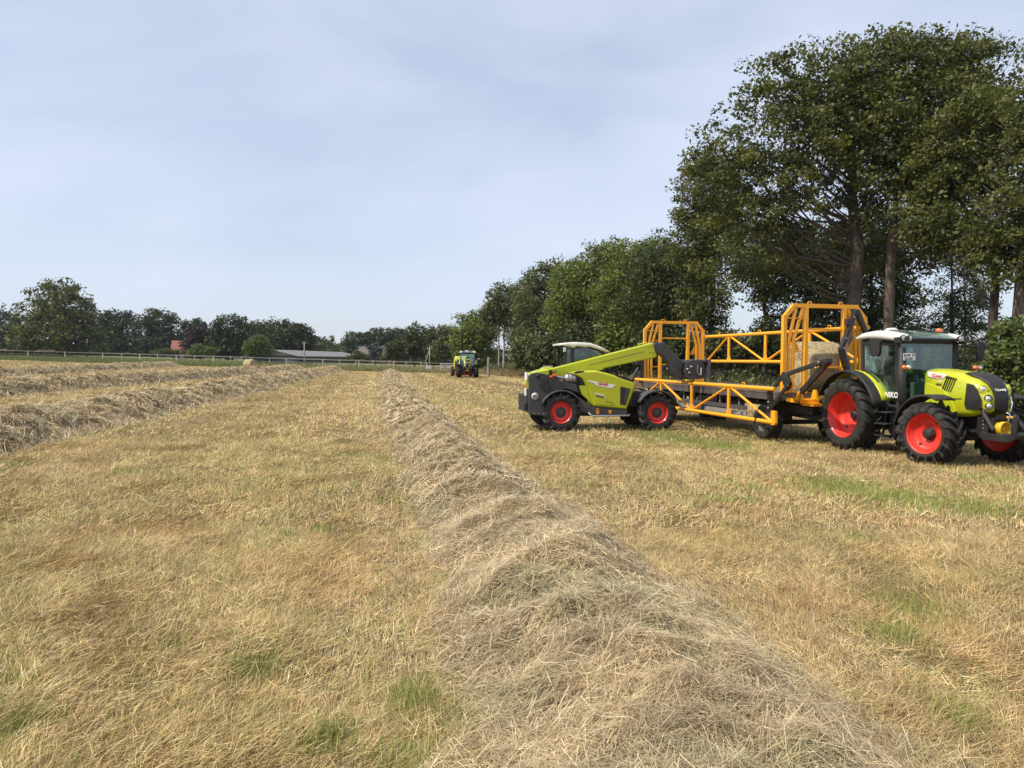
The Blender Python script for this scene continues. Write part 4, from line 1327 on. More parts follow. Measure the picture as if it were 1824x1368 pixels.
    # lamps on the nose
    for s in (-1, 1):
        for x, y, z, r in ((3.085, .318, 1.575, .060), (3.165, .270, 1.39, .050), (3.185, .264, 1.245, .050)):
            b_ = MB().lathe([(r + .03, -.05), (r + .028, .012), (r + .006, .02), (r, .008)], (0, 0, 0), 'x', 20)
            hb = b_.build('lamp_housing', 'lime' if z > 1.5 else 'grey', root, fix=False)
            hb.location = (x, s * y, z)
            hb.rotation_euler = (0, R(-8), s * R(32))
            MB().lathe([(r, .006), (r * .8, .018), (.001, .026)], (0, 0, 0), 'x', 20).build('headlamp', 'lens', hb, fix=False)
    m = MB()
    m.tube([(3.22, .20, 1.42), (3.30, .17, 1.30), (3.30, .13, 1.13), (3.22, .10, 1.12)], .014, 6)
    m.build('grille_bar', 'steel', root)
    # front linkage
    m = MB()
    for s in (-1, 1):
        m.prism([(2.96, 1.04), (3.16, 1.04), (3.20, .66), (3.08, .56), (2.94, .70)], s * .27, s * .31)
        m.prism([(3.08, .66), (3.16, .74), (3.62, .70), (3.80, .74), (3.83, 1.02), (3.93, 1.12), (3.97, 1.04), (3.90, .66), (3.76, .58), (3.2, .58)], s * .36, s * .41)
        m.tube([(3.12, s * .34, 1.12), (3.42, s * .38, .78)], .045, 8)
        m.tube([(3.05, s * .30, 1.22), (3.13, s * .33, 1.12), (3.18, s * .35, .98)], .05, 8)
    m.tube([(3.56, -.39, .68), (3.56, .39, .68)], .055, 10)
    m.box((3.06, 0, .90), (.18, .48, .26))
    m.box((3.20, 0, 1.02), (.12, .26, .08))
    m.build('front_linkage', 'black', root, .01)
    m = MB()
    m.lathe([(.125, 0), (.14, .02), (.14, .16), (.125, .16), (.115, .03), (.04, .03), (.04, .10), (.001, .10)], (3.18, 0, .80), 'x', 20)
    m.build('pto_guard', 'yellow', root, fix=False)
    for k in range(2):
        MB().lathe([(.001, 0), (.028, 0), (.03, .05), (.001, .055)], (3.26, .10 + k * .07, 1.02), 'x', 10).build('coupling_cap', 'yellow', root, fix=False)
    m = MB()
    for s in (-1, 1):
        for k in range(5):
            m.lathe([(.001, 0), (.016, 0), (.016, .02), (.001, .02)], (3.10, s * .312, .72 + k * .075), 'y', 8)
    m.tube([(3.42, -.05, .95), (3.46, -.05, 1.10), (3.40, -.06, 1.12)], .015, 6)
    m.build('linkage_bolt', 'steel', root, fix=False)
    # rear fenders: lime shell with a black outer rim and a dark inset
    for s in (-1, 1):
        y0, y1 = s * .70, s * .93
        m = arc_fender((.03, 0, .87), 1.03, 160, 20, y0, y1, .03, .07, 18, .05)
        f = m.build('rear_fender', 'lime', root)
        m = arc_fender((.03, 0, .87), 1.03, 158, 14, s * .90, s * 1.17, .03, .05, 18, .03)
        m.build('rim_flap', 'black', f)
        m = MB()
        secs = []
        for i in range(9):
            a = R(72 - i * 5)
            q = 1.034
            secs.append([(.03 + q * math.cos(a), s * .765, .872 + q * math.sin(a)), (.03 + q * math.cos(a), s * .825, .872 + q * math.sin(a)),
                         (.03 + (q + .012) * math.cos(a), s * .825, .872 + (q + .012) * math.sin(a)), (.03 + (q + .012) * math.cos(a), s * .765, .872 + (q + .012) * math.sin(a))])
        m.loft(secs).build('fender_inset', 'black', f)
        m = arc_fender((2.43, 0, .635), .80, 172, 62, s * .70, s * 1.14, .025, .05, 14, .03)
        m.beam((2.43, s * .75, 1.40), (2.35, s * .3, .8), .05, .05)
        # long flat tail over the front of the wheel
        m.beam((2.78, s * .92, 1.36), (2.98, s * .90, 1.375), .42, .025)
        m.build('front_fender', 'black', root)
    # cab
    cab_r = empty('cab', (0, 0, 0), 0, root)
    def quad(pts, th=.008):
        b_ = MB()
        p = [Vector(q) for q in pts]
        n_ = (p[1] - p[0]).cross(p[2] - p[0]).normalized() * th
        k = len(p)
        b_.add(p + [q + n_ for q in p], [tuple(range(k))[::-1], tuple(range(k, 2 * k))] + [(i, (i + 1) % k, k + (i + 1) % k, k + i) for i in range(k)])
        return b_
    fr = MB()
    zb = 1.12
    for s in (-1, 1):
        fr.beam((1.28, s * .70, zb - .1), (1.26, s * .76, 2.55), .075, .11)           # A pillar
        fr.beam((1.28, s * .60, .62), (1.28, s * .70, zb), .08, .14)
        fr.beam((.22, s * .79, 1.80), (.17, s * .78, 2.55), .06, .08)               # rear pillar
        fr.beam((.13, s * .77, 2.53), (1.28, s * .77, 2.53), .07, .12)
        fr.tube([(.95, s * .775, zb), (.82, s * .785, 1.38), (.66, s * .79, 1.66), (.42, s * .79, 1.86), (.22, s * .79, 1.94)], .028, 6)
        fr.beam((.95, s * .76, zb), (1.28, s * .73, zb), .05, .06)
        fr.prism([(.98, zb - .04), (.84, 1.36), (.66, 1.66), (.42, 1.86), (.12, 1.96), (.10, 1.70), (.4, 1.5), (.6, zb - .04)], s * .66, s * .70)
    fr.beam((.15, -.74, 2.53), (.15, .74, 2.53), .08, .10)
    fr.beam((1.27, -.72, 2.55), (1.27, .72, 2.55), .07, .08)
    fr.box((.66, 0, 1.06), (1.3, 1.36, .10))
    fr.box((.10, 0, 1.45), (.08, 1.3, .7))
    fr.build('cab_frame', 'black', cab_r, .012)
    for s in (-1, 1):
        quad([(1.23, s * .735, zb + .03), (1.21, s * .775, 2.48), (.21, s * .785, 2.48), (.25, s * .79, 1.95), (.44, s * .79, 1.86), (.66, s * .79, 1.67), (.82, s * .785, 1.40), (.95, s * .77, zb + .03)]).build('door_glass', 'glass', cab_r, fix=True)
    quad([(1.30, -.66, 1.20), (1.30, .66, 1.20), (1.26, .72, 2.52), (1.26, -.72, 2.52)]).build('windscreen', 'glass', cab_r, fix=True)
    quad([(.12, -.70, 1.80), (.12, .70, 1.80), (.10, .70, 2.48), (.10, -.70, 2.48)]).build('rear_window', 'glass', cab_r, fix=True)
    # roof: two white cheeks with a glazed panel between them at the front
    rf = MB()
    def rsec(x, y0, y1, zt, th, edge):
        return [(x, y0, zt - th - .02), (x, y0 * 1.0, zt - th * .55), (x, y0 + (y1 - y0) * .12, zt - .025), (x, y0 + (y1 - y0) * .4, zt), (x, y1, zt + .012), (x, y1, zt - th)]
    for s in (-1, 1):
        secs = [rsec(-.08, s * .74, s * .30, 2.68, .06, 0), rsec(-.02, s * .82, s * .30, 2.73, .10, 0), rsec(.2, s * .86, s * .31, 2.79, .14, 0), rsec(.48, s * .87, s * .34, 2.82, .16, 0),
                rsec(.8, s * .88, s * .46, 2.80, .16, 0), rsec(1.2, s * .87, s * .58, 2.745, .15, 0), rsec(1.42, s * .83, s * .62, 2.70, .13, 0), rsec(1.52, s * .78, s * .66, 2.655, .07, 0)]
        rf.loft(secs)
    rf.loft([[(x, -.31, zt - .16), (x, -.31, zt), (x, 0, zt + .015), (x, .31, zt), (x, .31, zt - .16)] for x, zt in ((-.07, 2.69), (0, 2.735), (.2, 2.795), (.50, 2.828))])
    roof = rf.build('roof', 'white', cab_r)
    quad([(1.40, -.62, 2.63), (1.40, .62, 2.63), (1.22, .60, 2.745), (.85, .48, 2.805), (.50, .34, 2.835), (.50, -.34, 2.835), (.85, -.48, 2.805), (1.22, -.60, 2.745)], -.006).build('roof_window', 'darkglass', cab_r, fix=True)
    m = MB()
    for s in (-1, 1):
        m.tube([(1.43, s * .64, 2.665), (1.2, s * .59, 2.75), (.85, s * .47, 2.815), (.50, s * .335, 2.838)], .014, 6)
        m.beam((1.30, s * .86, 2.57), (1.58, s * .76, 2.60), .10, .13)
    m.beam((1.42, -.66, 2.60), (1.42, .66, 2.60), .04, .05)
    m.beam((.02, -.66, 2.60), (.02, .66, 2.60), .06, .1)
    m.build('roof_trim', 'black', cab_r, .01)
    for s in (-1, 1):
        for y, x in ((.84, 1.53), (.66, 1.50)):
            b_ = MB().lathe([(.001, -.07), (.06, -.05), (.072, 0), (.066, .012), (.058, .012)], (x, s * y, 2.62), 'x', 16)
            b_ = b_.build('work_lamp', 'black', cab_r, fix=False)
            MB().lathe([(.058, .008), (.04, .018), (.001, .022)], (x, s * y, 2.62), 'x', 16).build('lamp_lens', 'lens', b_, fix=False)
    m = MB().lathe([(.075, 0), (.075, .04), (.066, .085), (.03, .10), (.001, .10)], (.95, .60, 2.775), 'z', 16).build('beacon', 'amber', root, fix=False)
    m = MB().lathe([(.15, 0), (.15, .03), (.11, .07), (.05, .085), (.001, .088)], (.28, -.10, 2.815), 'z', 24).build('antenna_dome', 'white', root, fix=False)
    MB().lathe([(.05, 0), (.05, .03), (.001, .05)], (.08, -.35, 2.77), 'z', 12).build('antenna_dome', 'white', root, fix=False)
    # exhaust stack beside the right pillar
    MB().tube([(1.42, -.62, 1.05), (1.40, -.74, 1.3), (1.40, -.76, 2.42)], [.06, .085, .08], 14).build('exhaust_stack', 'black', root)
    # mirrors
    for s in (1,):
        m = MB()
        m.tube([(1.36, s * .80, 2.46), (1.42, s * 1.02, 2.46), (1.46, s * 1.22, 2.44)], .022, 8)
        m.loft([[(1.43 + dx, s * (1.14 - hw), z) for dx, hw in ((0, .0),)] + [(1.47, s * (1.14 + .0), z), (1.49, s * 1.16, z), (1.49, s * (1.14 + w_), z), (1.45, s * (1.16 + w_), z), (1.42, s * (1.14 + w_), z)]
                for z, w_ in ((2.12, .12), (2.2, .17), (2.50, .19), (2.55, .17))])
        m.build('mirror', 'black', root, .012)
    m = MB()
    m.tube([(.72, -.84, 2.60), (.80, -1.0, 2.62), (.88, -1.05, 2.56)], .02, 8)
    m.prism([(.76, 2.28), (.82, 2.22), (1.02, 2.22), (1.07, 2.28), (1.09, 2.56), (1.05, 2.61), (.77, 2.62), (.72, 2.56)], -1.01, -1.08)
    m.build('mirror', 'black', root, .03)
    for s in (-1, 1):
        m = MB().tube([(1.33, s * .74, 1.92), (1.36, s * .80 if s < 0 else s * 1.1, 1.99)], .018, 6)
        ar = m.build('indicator_arm', 'black', root)
        yy = -.70 if s < 0 else 1.16
        MB().lathe([(.001, -.06), (.055, -.04), (.06, 0), (.05, .04), (.001, .06)], (1.47, yy - .05, 1.98), 'y', 14).build('indicator', 'amber', root, fix=False)
        MB().lathe([(.001, -.06), (.055, -.04), (.06, 0), (.05, .04), (.001, .06)], (1.475, yy + .05, 1.98), 'y', 14).build('position_lamp', 'lens', root, fix=False)
    # number plate by the right pillar
    pl = MB().box((1.505, -.66, 2.215), (.012, .30, .155)).build('number_plate', 'decal', root, .004)
    MB().box((1.513, -.785, 2.245), (.004, .035, .07)).build('plate_band', 'blue', pl)
    text('plate_lettering', 'NK  G', .075, 'black', pl, (1.5125, -.745, 2.225), (0, 1, 0), (0, 0, 1), 0, .002, .001)
    text('plate_lettering', 'GL450', .078, 'black', pl, (1.5125, -.79, 2.147), (0, 1, 0), (0, 0, 1), 0, .002, .001)
    text('lettering', 'NIKO', .165, 'decal', root, (.955, -.797, 1.315), (1, -.03, 0), (0, .03, 1), 0, .006, .002, 'LEFT', .95, 1.08)
    # inside of the cab
    m = MB()
    m.box((.50, 0, 1.42), (.46, .50, .14)).box((.27, 0, 1.82), (.13, .48, .72)).box((.25, 0, 2.26), (.10, .26, .18)).box((.46, 0, 1.25), (.3, .3, .3))
    m.build('seat', 'seat', cab_r, .05)
    m = MB()
    m.box((.50, -.45, 1.42), (.50, .18, .24)).box((.70, -.46, 1.70), (.05, .20, .16)).box((.4, .55, 1.5), (.5, .14, .4)).box((1.08, 0, 1.35), (.16, .36, .6))
    m.tube([(1.08, 0, 1.5), (.94, 0, 1.80)], .05, 8)
    m.build('console', 'inner', cab_r, .03)
    w_ = MB()
    ring = [(.92 + .13 * math.cos(t) * .55, .20 * math.sin(t), 1.84 + .13 * math.cos(t) * 1.25) for t in np.linspace(0, 2 * math.pi, 25)]
    w_.tube(ring, .016, 6, caps=False)
    w_.beam((.92, -.19, 1.84), (.92, .19, 1.84), .03, .02)
    w_.build('steering_wheel', 'black', cab_r)
    m = MB()
    m.tube([(-.55, -.25, .75), (-.95, -.42, .55)], .04, 8).tube([(-.55, .25, .75), (-.95, .42, .55)], .04, 8)
    m.box((-.62, 0, .6), (.3, .4, .4)).box((-.85, 0, .45), (.5, .12, .1))
    m.build('rear_hitch', 'black', root, .01)
    return root

HEAD = math.atan2(-.974, .225)
tractor = make_tractor('lime green tractor with red wheels hitched to the orange trailer', (8.95, 17.72, 0), HEAD)
far = copy_tree(tractor)
far.location = (px_x(832, 84.5), 85.5, 0)
far.rotation_euler = (0, 0, R(-90 + 3))
far.scale = (1.07,) * 3
for w_ in far.children:
    if w_.name.startswith('wheel'):
        w_.rotation_euler = (0, 0, 0)
tag(far, 'small distant tractor seen head-on, working along the field with the baler behind it')

# ------------------------------------------------------------------ telehandler
def make_telehandler(loc, rz):
    root = empty('telehandler', loc, rz)
    tag(root, 'lime and dark grey telehandler with its boom half raised and 40 on its tail', 'telehandler')
    for x, z in ((0, .575), (2.95, .55)):
        for s in (-1, 1):
            wheel(root, (x, s * .88, z), .585, .42, .315, s, .10, 15, .125, .05, R(-2) if s < 0 else R(-2), hubm='grey', disc_h=0)
    # frame
    m = MB()
    m.box((1.45, .0, .62), (3.6, .62, .42)).box((0, 0, .57), (.26, 1.3, .24)).box((2.95, 0, .55), (.26, 1.3, .24)).box((2.75, 0, .9), (1.0, .6, .5))
    m.box((-.55, .0, .80), (.75, 1.7, .5))
    m.build('chassis', 'black', root, .02)
    # tail: dark side cheeks, ballast and rear face
    out = [(-.97, 1.62), (-.90, 1.70), (-.73, 1.735), (-.33, 1.66), (.08, 1.45), (.46, 1.40), (.54, 1.14), (.17, 1.265), (-.20, 1.21), (-.48, .98), (-.54, .48), (-.96, .52)]
    for s in (-1, 1):
        m = MB().prism(out if s < 0 else [(max(x, -.66), z) for x, z in out], s * .94, s * 1.0)
        m.build('side_cheek', 'grey', root, .015)
    m = MB().loft([[(x * f, y, z) for x, z in [(-1.0, .56), (-1.04, 1.0), (-1.03, 1.22), (-.45, 1.22), (-.35, .9), (-.5, .56)]] for y, f in ((-.92, .965), (-.3, .93), (.35, .78), (.90, .55))], smooth=False)
    MB().loft([[(x * f, y, z) for x, z in [(-1.02, 1.24), (-1.02, 1.50), (-.97, 1.68), (-.70, 1.765), (-.35, 1.83), (-.30, 1.24)]] for y, f in ((-.92, .97), (-.3, .93), (.35, .80), (.85, .58))], smooth=False).build('rear_cover', 'lime', root, .03)
    m.build('rear_ballast', 'black', root, .04)
    m = MB()
    m.box((-1.0, -.80, 1.62), (.05, .26, .22))
    m.build('badge_plate', 'decal', root, .01)
    m = MB().box((-1.01, -.82, 1.42), (.05, .16, .14))
    m.build('tail_panel', 'lime', root, .02)
    m = MB()
    m.box((-1.02, -.82, 1.16), (.05, .14, .22))
    m.build('reflector_plate', 'decal', root, .01)
    m = MB().box((-1.03, -.82, 1.32), (.05, .12, .05)).build('tail_lamp', 'amber', root, .01)
    MB().box((-1.02, -.78, .74), (.10, .24, .20)).build('tow_hitch', 'black', root, .02)
    m = MB()
    m.prism([(-.66, 1.42), (-.45, 1.50), (-.28, 1.30), (-.50, 1.18)], -1.0, -1.06)
    m.prism([(-.52, 1.30), (-.40, 1.36), (-.34, 1.26), (-.46, 1.20)], -1.06, -1.08)
    bx = m.build('wheel_chock', 'black', root, .01)
    MB().lathe([(.001, -.05), (.05, -.05), (.055, 0), (.001, .0)], (-.70, -1.0, 1.63), 'y', 16).build('lock_cap', 'black', root, fix=False)
    m = MB().tube([(-.62, -1.005, 1.70), (-.52, -1.006, 1.66), (-.48, -1.006, 1.56), (-.55, -1.006, 1.46)], .007, 6).build('cable', 'black', root)
    ar = MB().tube([(-.40, -1.02, 1.46), (-.33, -1.04, 1.62)], .015, 6).build('lamp_arm', 'black', root)
    MB().lathe([(.001, -.06), (.05, -.04), (.055, 0), (.05, .03), (.001, .04)], (-.31, -1.05, 1.60), 'y', 14).build('tail_light', 'redlens', root, fix=False)
    MB().box((-.19, -1.03, 1.66), (.16, .05, .07)).build('indicator', 'amber', root, .015)
    MB().box((-.30, -.9, 1.74), (.10, .10, .14)).build('filler_cap', 'black', root, .02)
    # 40 roundel
    MB().lathe([(.001, 0), (.105, 0), (.105, -.006), (.001, -.006)], (-.785, -1.001, 1.05), 'y', 28).build('speed_disc', 'decal', root, fix=False)
    MB().lathe([(.102, -.007), (.110, -.008), (.112, -.004), (.112, 0)], (-.785, -1.001, 1.05), 'y', 28).build('disc_ring', 'black', root, fix=False)
    text('lettering', '40', .175, 'black', root, (-.785, -1.010, .988), (1, 0, 0), (0, 0, 1), 0, .002, .001, 'CENTER', .80, 1.05)
    for x in (-.8, -.66):
        MB().lathe([(.001, 0), (.014, 0), (.014, -.01), (.001, -.01)], (x, -1.001, .55), 'y', 8).build('bolt', 'steel', root, fix=False)
    # fenders
    m = arc_fender((0, 0, .575), .66, 158, 32, -1.10, -.66, .02, .05, 14).build('fender', 'grey', root)
    m = arc_fender((0, 0, .575), .66, 158, 32, .66, 1.10, .02, .05, 14).build('fender', 'grey', root)
    m = arc_fender((2.93, 0, .55), .68, 152, 28, -1.12, -.66, .02, .05, 14).build('fender', 'grey', root)
    m = arc_fender((2.93, 0, .55), .68, 152, 28, .66, 1.12, .02, .05, 14).build('fender', 'grey', root)
    # engine pod
    prof = [(.30, 1.73), (.70, 1.795), (1.08, 1.80), (1.47, 1.71), (2.19, 1.47), (2.27, 1.40), (2.28, 1.34), (2.02, .64), (.985, .74), (.80, 1.26), (.60, 1.58)]
    def inset(p, f):
        c = (1.4, 1.25)
        return [(c[0] + (x - c[0]) * f, c[1] + (z - c[1]) * f) for x, z in p]
    m = MB()
    m.loft([[(x, -.46, z) for x, z in prof], [(x, -.82, z - .0) for x, z in prof], [(x, -.95, z) for x, z in inset(prof, .985)], [(x, -1.0, z) for x, z in inset(prof, .93)]], smooth=False)
    pod = m.build('engine_cover', 'lime', root, .025)
    # pressed panel on the pod side
    MB().prism([(1.02, 1.18), (1.40, 1.10), (1.46, 1.04), (1.66, .78), (1.05, .80)], -1.0, -1.012).build('pressed_panel', 'lime', root, .01)
    # black inset patches of the pod
    m = MB()
    m.prism([(.36, 1.735), (.50, 1.785), (.70, 1.79), (.66, 1.74), (.74, 1.69), (.60, 1.63)], -.955, -.995)
    m.build('pod_grille', 'black', root, .008)
    m = MB()
    m.prism([(1.66, 1.655), (1.80, 1.65), (1.98, 1.61), (2.10, 1.55), (2.20, 1.475), (1.80, 1.555)], -.70, -.985)
    m.build('pod_grille', 'black', root, .008)
    m = MB().prism([(.44, 1.66), (.58, 1.58), (.70, 1.36), (.64, 1.33), (.50, 1.50)], -.80, -.955)
    m.build('intake_duct', 'black', root, .01)
    MB().prism([(.54, 1.36), (.86, 1.35), (.82, 1.20), (.985, .75), (.80, .95), (.62, 1.10)], -.88, -.955).build('lower_cover', 'lime', root, .01)
    m = MB()
    m.prism([(1.79, 1.335), (2.11, 1.26), (1.965, .775), (1.785, .80)], -.99, -1.008)
    vent = m.build('side_vent', 'black', root, .006)
    MB().prism([(1.94, 1.28), (2.085, 1.245), (1.955, .80), (1.92, .80)], -1.008, -1.014).build('vent_slat', 'grey', vent)
    MB().box((1.885, -1.012, 1.20), (.06, .01, .09)).build('latch', 'gloss_black', vent, .003)
    MB().prism([(.80, 1.515), (1.655, 1.375), (1.51, 1.275), (1.08, 1.355), (.965, 1.43), (.80, 1.475)], -.998, -1.006).build('badge_plate', 'decal', root)
    text('lettering', 'CLAAS', .098, 'decal_red', root, (1.10, -1.0085, 1.395), (1, 0, -.15), (.15, 0, 1), .15, .006, .001)
    text('lettering', 'SCORPION', .060, 'decal', root, (1.00, -1.0145, 1.115), (1, 0, -.24), (.24, 0, 1), .15, .003, .001)
    text('lettering', '756', .050, 'decal', root, (1.29, -1.0145, 1.00), (1, 0, -.24), (.24, 0, 1), .15, .002, .001)
    text('lettering', 'VARIPOWER', .046, 'black', root, (1.03, -1.0145, 1.045), (1, 0, -.24), (.24, 0, 1), .15, .003, .001)
    m = MB().beam((1.33, -1.014, .90), (1.54, -1.014, .85), .004, .012, (0, 0, 1)).beam((1.53, -1.014, .86), (1.56, -1.014, .80), .004, .02).build('boom_pictogram', 'black', root)
    # sill and step
    m = MB().prism([(.52, 1.02), (.985, .735), (2.01, .635), (2.01, .50), (.94, .505), (.50, .62)], -.90, -.985).build('sill', 'grey', root, .012)
    MB().tube([(.82, -1.02, .57), (.87, -1.07, .50), (.94, -1.10, .475), (2.03, -1.10, .475), (2.06, -1.04, .49)], .024, 10).build('step_tube', 'alu', root)
    MB().box((1.485, -.989, .60), (.11, .006, .06)).box((1.49, -.9888, .5455), (.05, .006, .05)).build('warning_sticker', 'sticker', root)
    m = MB().box((1.11, -.989, .60), (.085, .006, .16)).build('warning_sticker', 'sticker', root)
    MB().prism([(1.08, .65), (1.14, .65), (1.11, .60)], -.9925, -.9945).build('warning_mark', 'black', m)
    # exhaust box
    m = MB()
    m.lathe([(.001, .02), (.10, .03), (.135, .09), (.14, .14), (.125, .16), (.14, .18), (.14, .24), (.125, .26), (.135, .28), (.12, .36), (.001, .38)], (.10, -.86, 1.56), 'x', 20)
    m.tube([(-.18, -.80, 1.64), (-.05, -.84, 1.60), (.12, -.86, 1.56)], .045, 10)
    m.build('exhaust_muffler', 'steel', root, fix=False)
    # boom
    def b2(p, y0, y1, nm, mat, bev=.015):
        return MB().prism(p, y0, y1).build(nm, mat, root, bev)
    b2([(-.42, 1.86), (-.20, 1.90), (-.05, 1.86), (2.90, 2.615), (3.02, 2.655), (3.17, 2.22), (3.06, 2.18), (1.44, 1.845), (1.30, 1.79), (.3, 1.56), (-.35, 1.50)], -.36, .0, 'boom', 'lime', .03)
    b2([(.60, 1.66), (1.16, 1.74), (1.46, 1.865), (1.44, 1.835), (1.1, 1.70)], -.375, -.36, 'boom_rib', 'lime', .006)
    m = MB()
    m.beam((1.00, -.362, 1.945), (2.74, -.362, 2.375), .004, .010)
    m.build('boom_seam', 'black', root)
    m = MB()
    for x, z in ((2.88, 2.50), (2.98, 2.52), (2.93, 2.36), (3.02, 2.33), (3.08, 2.36)):
        m.lathe([(.001, 0), (.016, 0), (.016, -.012), (.001, -.012)], (x, -.361, z), 'y', 8)
    m.build('boom_bolt', 'black', root, fix=False)
    m = MB().tube([(2.62, -.18, 2.56), (2.64, -.18, 2.60), (2.86, -.18, 2.655), (2.92, -.18, 2.64)], .018, 6).build('hose_bracket', 'lime', root)
    b2([(-.62, 1.72), (-.40, 1.82), (-.05, 1.86), (-.05, 1.75), (-.5, 1.60)], -.50, .10, 'pivot_cover', 'lime', .03)
    MB().box((-.22, -.18, 1.90), (.26, .22, .05)).build('pivot_plate', 'steel', root, .01)
    # boom head and carriage
    b2([(3.03, 2.55), (3.10, 2.64), (3.42, 2.675), (3.53, 2.54), (4.02, 2.06), (4.16, 2.02), (4.16, 1.62), (3.95, 1.56), (3.80, 1.58), (3.68, 1.75), (3.57, 2.03), (3.36, 2.26), (3.14, 2.38)], -.34, -.02, 'boom_head', 'grey', .02)
    m = MB()
    for y0, y1 in ((-.62, -.56), (-.34, -.28), (.08, .14), (.36, .42)):
        m.prism([(4.02, 2.06), (4.20, 2.13), (4.52, 2.14), (4.60, 1.98), (4.66, 1.60), (4.5, 1.55), (4.14, 1.53), (4.0, 1.60), (3.94, 1.80)], y0, y1)
    m.tube([(4.12, -.62, 1.64), (4.12, .42, 1.64)], .05, 10).tube([(4.25, -.60, 2.08), (4.25, .40, 2.08)], .05, 10)
    m.box((4.68, -.10, 1.86), (.06, 1.5, .58)).box((4.60, -.10, 2.10), (.12, 1.3, .07))
    m.build('carriage', 'grey', root, .012)
    MB().tube([(4.08, -.18, 1.98), (4.30, -.18, 1.86), (4.46, -.18, 1.72)], .05, 8).build('tilt_cylinder', 'steel', root)
    m = MB()
    for x, z in ((4.04, 1.84), (4.10, 1.74), (4.16, 1.92)):
        m.lathe([(.001, -.05), (.035, -.05), (.04, 0), (.001, 0)], (x, -.62, z), 'y', 10)
    m.tube([(4.38, -.63, 1.98), (4.36, -.64, 1.78), (4.42, -.64, 1.66)], .02, 6)
    m.build('carriage_pin', 'steel', root, fix=False)
    MB().box((4.48, -.63, 1.78), (.035, .02, .22)).build('sticker_strip', 'decal', root)
    for y in (-.55, .35):
        MB().tube([(4.70, y, 1.64), (5.2, y, 1.74), (5.66, y, 1.86)], [.026, .020, .006], 8).build('bale_spike', 'gloss_black', root)
    # cab on the far side
    fr = MB()
    y0, y1 = .12, 1.0
    for y in (y0, y1):
        fr.beam((.36, y, 1.3), (.40, y, 2.50), .05, .08)
        fr.beam((.62, y, 1.3), (.62, y, 2.50), .05, .11)
        fr.tube([(.50, y, 2.50), (1.05, y, 2.53), (1.45, y, 2.42), (1.75, y, 2.20), (1.95, y, 1.92), (2.10, y, 1.55), (2.14, y, 1.2)], .045, 8)
    fr.box((1.2, (y0 + y1) / 2, 1.05), (1.9, y1 - y0, .7))
    fr.beam((.40, y0, 2.48), (.40, y1, 2.48), .06, .08)
    fr.build('cab_frame', 'black', root, .01)
    g = MB()
    prof = [(.66, 1.42), (.66, 2.46), (1.05, 2.49), (1.43, 2.39), (1.72, 2.18), (1.92, 1.90), (2.06, 1.55), (2.08, 1.42)]
    for y in (y0 + .01, y1 - .02):
        g.prism(prof, y, y + .008)
    g.prism([(.39, 1.45), (.41, 2.45), (.60, 2.45), (.60, 1.45)], y0 + .01, y0 + .018)
    g.add([(.375, y0 + .03, 1.45), (.375, y1 - .03, 1.45), (.395, y1 - .03, 2.45), (.395, y0 + .03, 2.45)], [(0, 1, 2, 3)])
    sec = [[(x + .02, y0 + .03, z + .01), (x + .02, y1 - .03, z + .01)] for x, z in ((1.43, 2.39), (1.72, 2.18), (1.92, 1.90), (2.06, 1.55))]
    g.loft(sec, 0, False, False, False)
    g.build('cab_glass', 'darkglass', root)
    m = MB()
    secs = []
    for x, zt, th in ((.20, 2.60, .05), (.40, 2.63, .10), (.60, 2.65, .18), (.75, 2.655, .15), (1.20, 2.63, .13), (1.52, 2.525, .12), (1.80, 2.395, .07)):
        secs.append([(x, y0 - .04, zt - th), (x, y0 - .05, zt - .03), (x, y0 + .06, zt), (x, y1 - .06, zt), (x, y1 + .05, zt - .03), (x, y1 + .04, zt - th)])
    m.loft(secs)
    m.build('cab_roof', 'white', root)
    for y in (.16, .9):
        MB().box((.30, y, 2.50), (.12, .10, .12)).build('work_lamp', 'black', root, .02)
    MB().box((.36, .10, 2.42), (.09, .05, .14)).build('lamp_lens', 'lens', root, .01)
    MB().box((.95, .55, 1.62), (.45, .5, .14)).box((.72, .55, 1.98), (.12, .46, .66)).build('seat', 'seat', root, .05)
    # clutter between pod and front axle
    m = MB()
    m.tube([(2.15, -.5, 1.2), (2.4, -.45, 1.0), (2.6, -.4, .8)], .04, 8).tube([(2.2, -.6, .95), (2.45, -.62, 1.02), (2.6, -.55, .8)], .025, 6)
    m.box((2.30, -.5, .95), (.25, .5, .45)).box((2.42, -.68, .98), (.10, .12, .16))
    m.tube([(1.1, -.18, 1.35), (2.0, -.18, 1.90)], .06, 10)
    m.build('hydraulics', 'black', root, .01)
    return root
make_telehandler((1.26, 22.48, -.01), R(10))

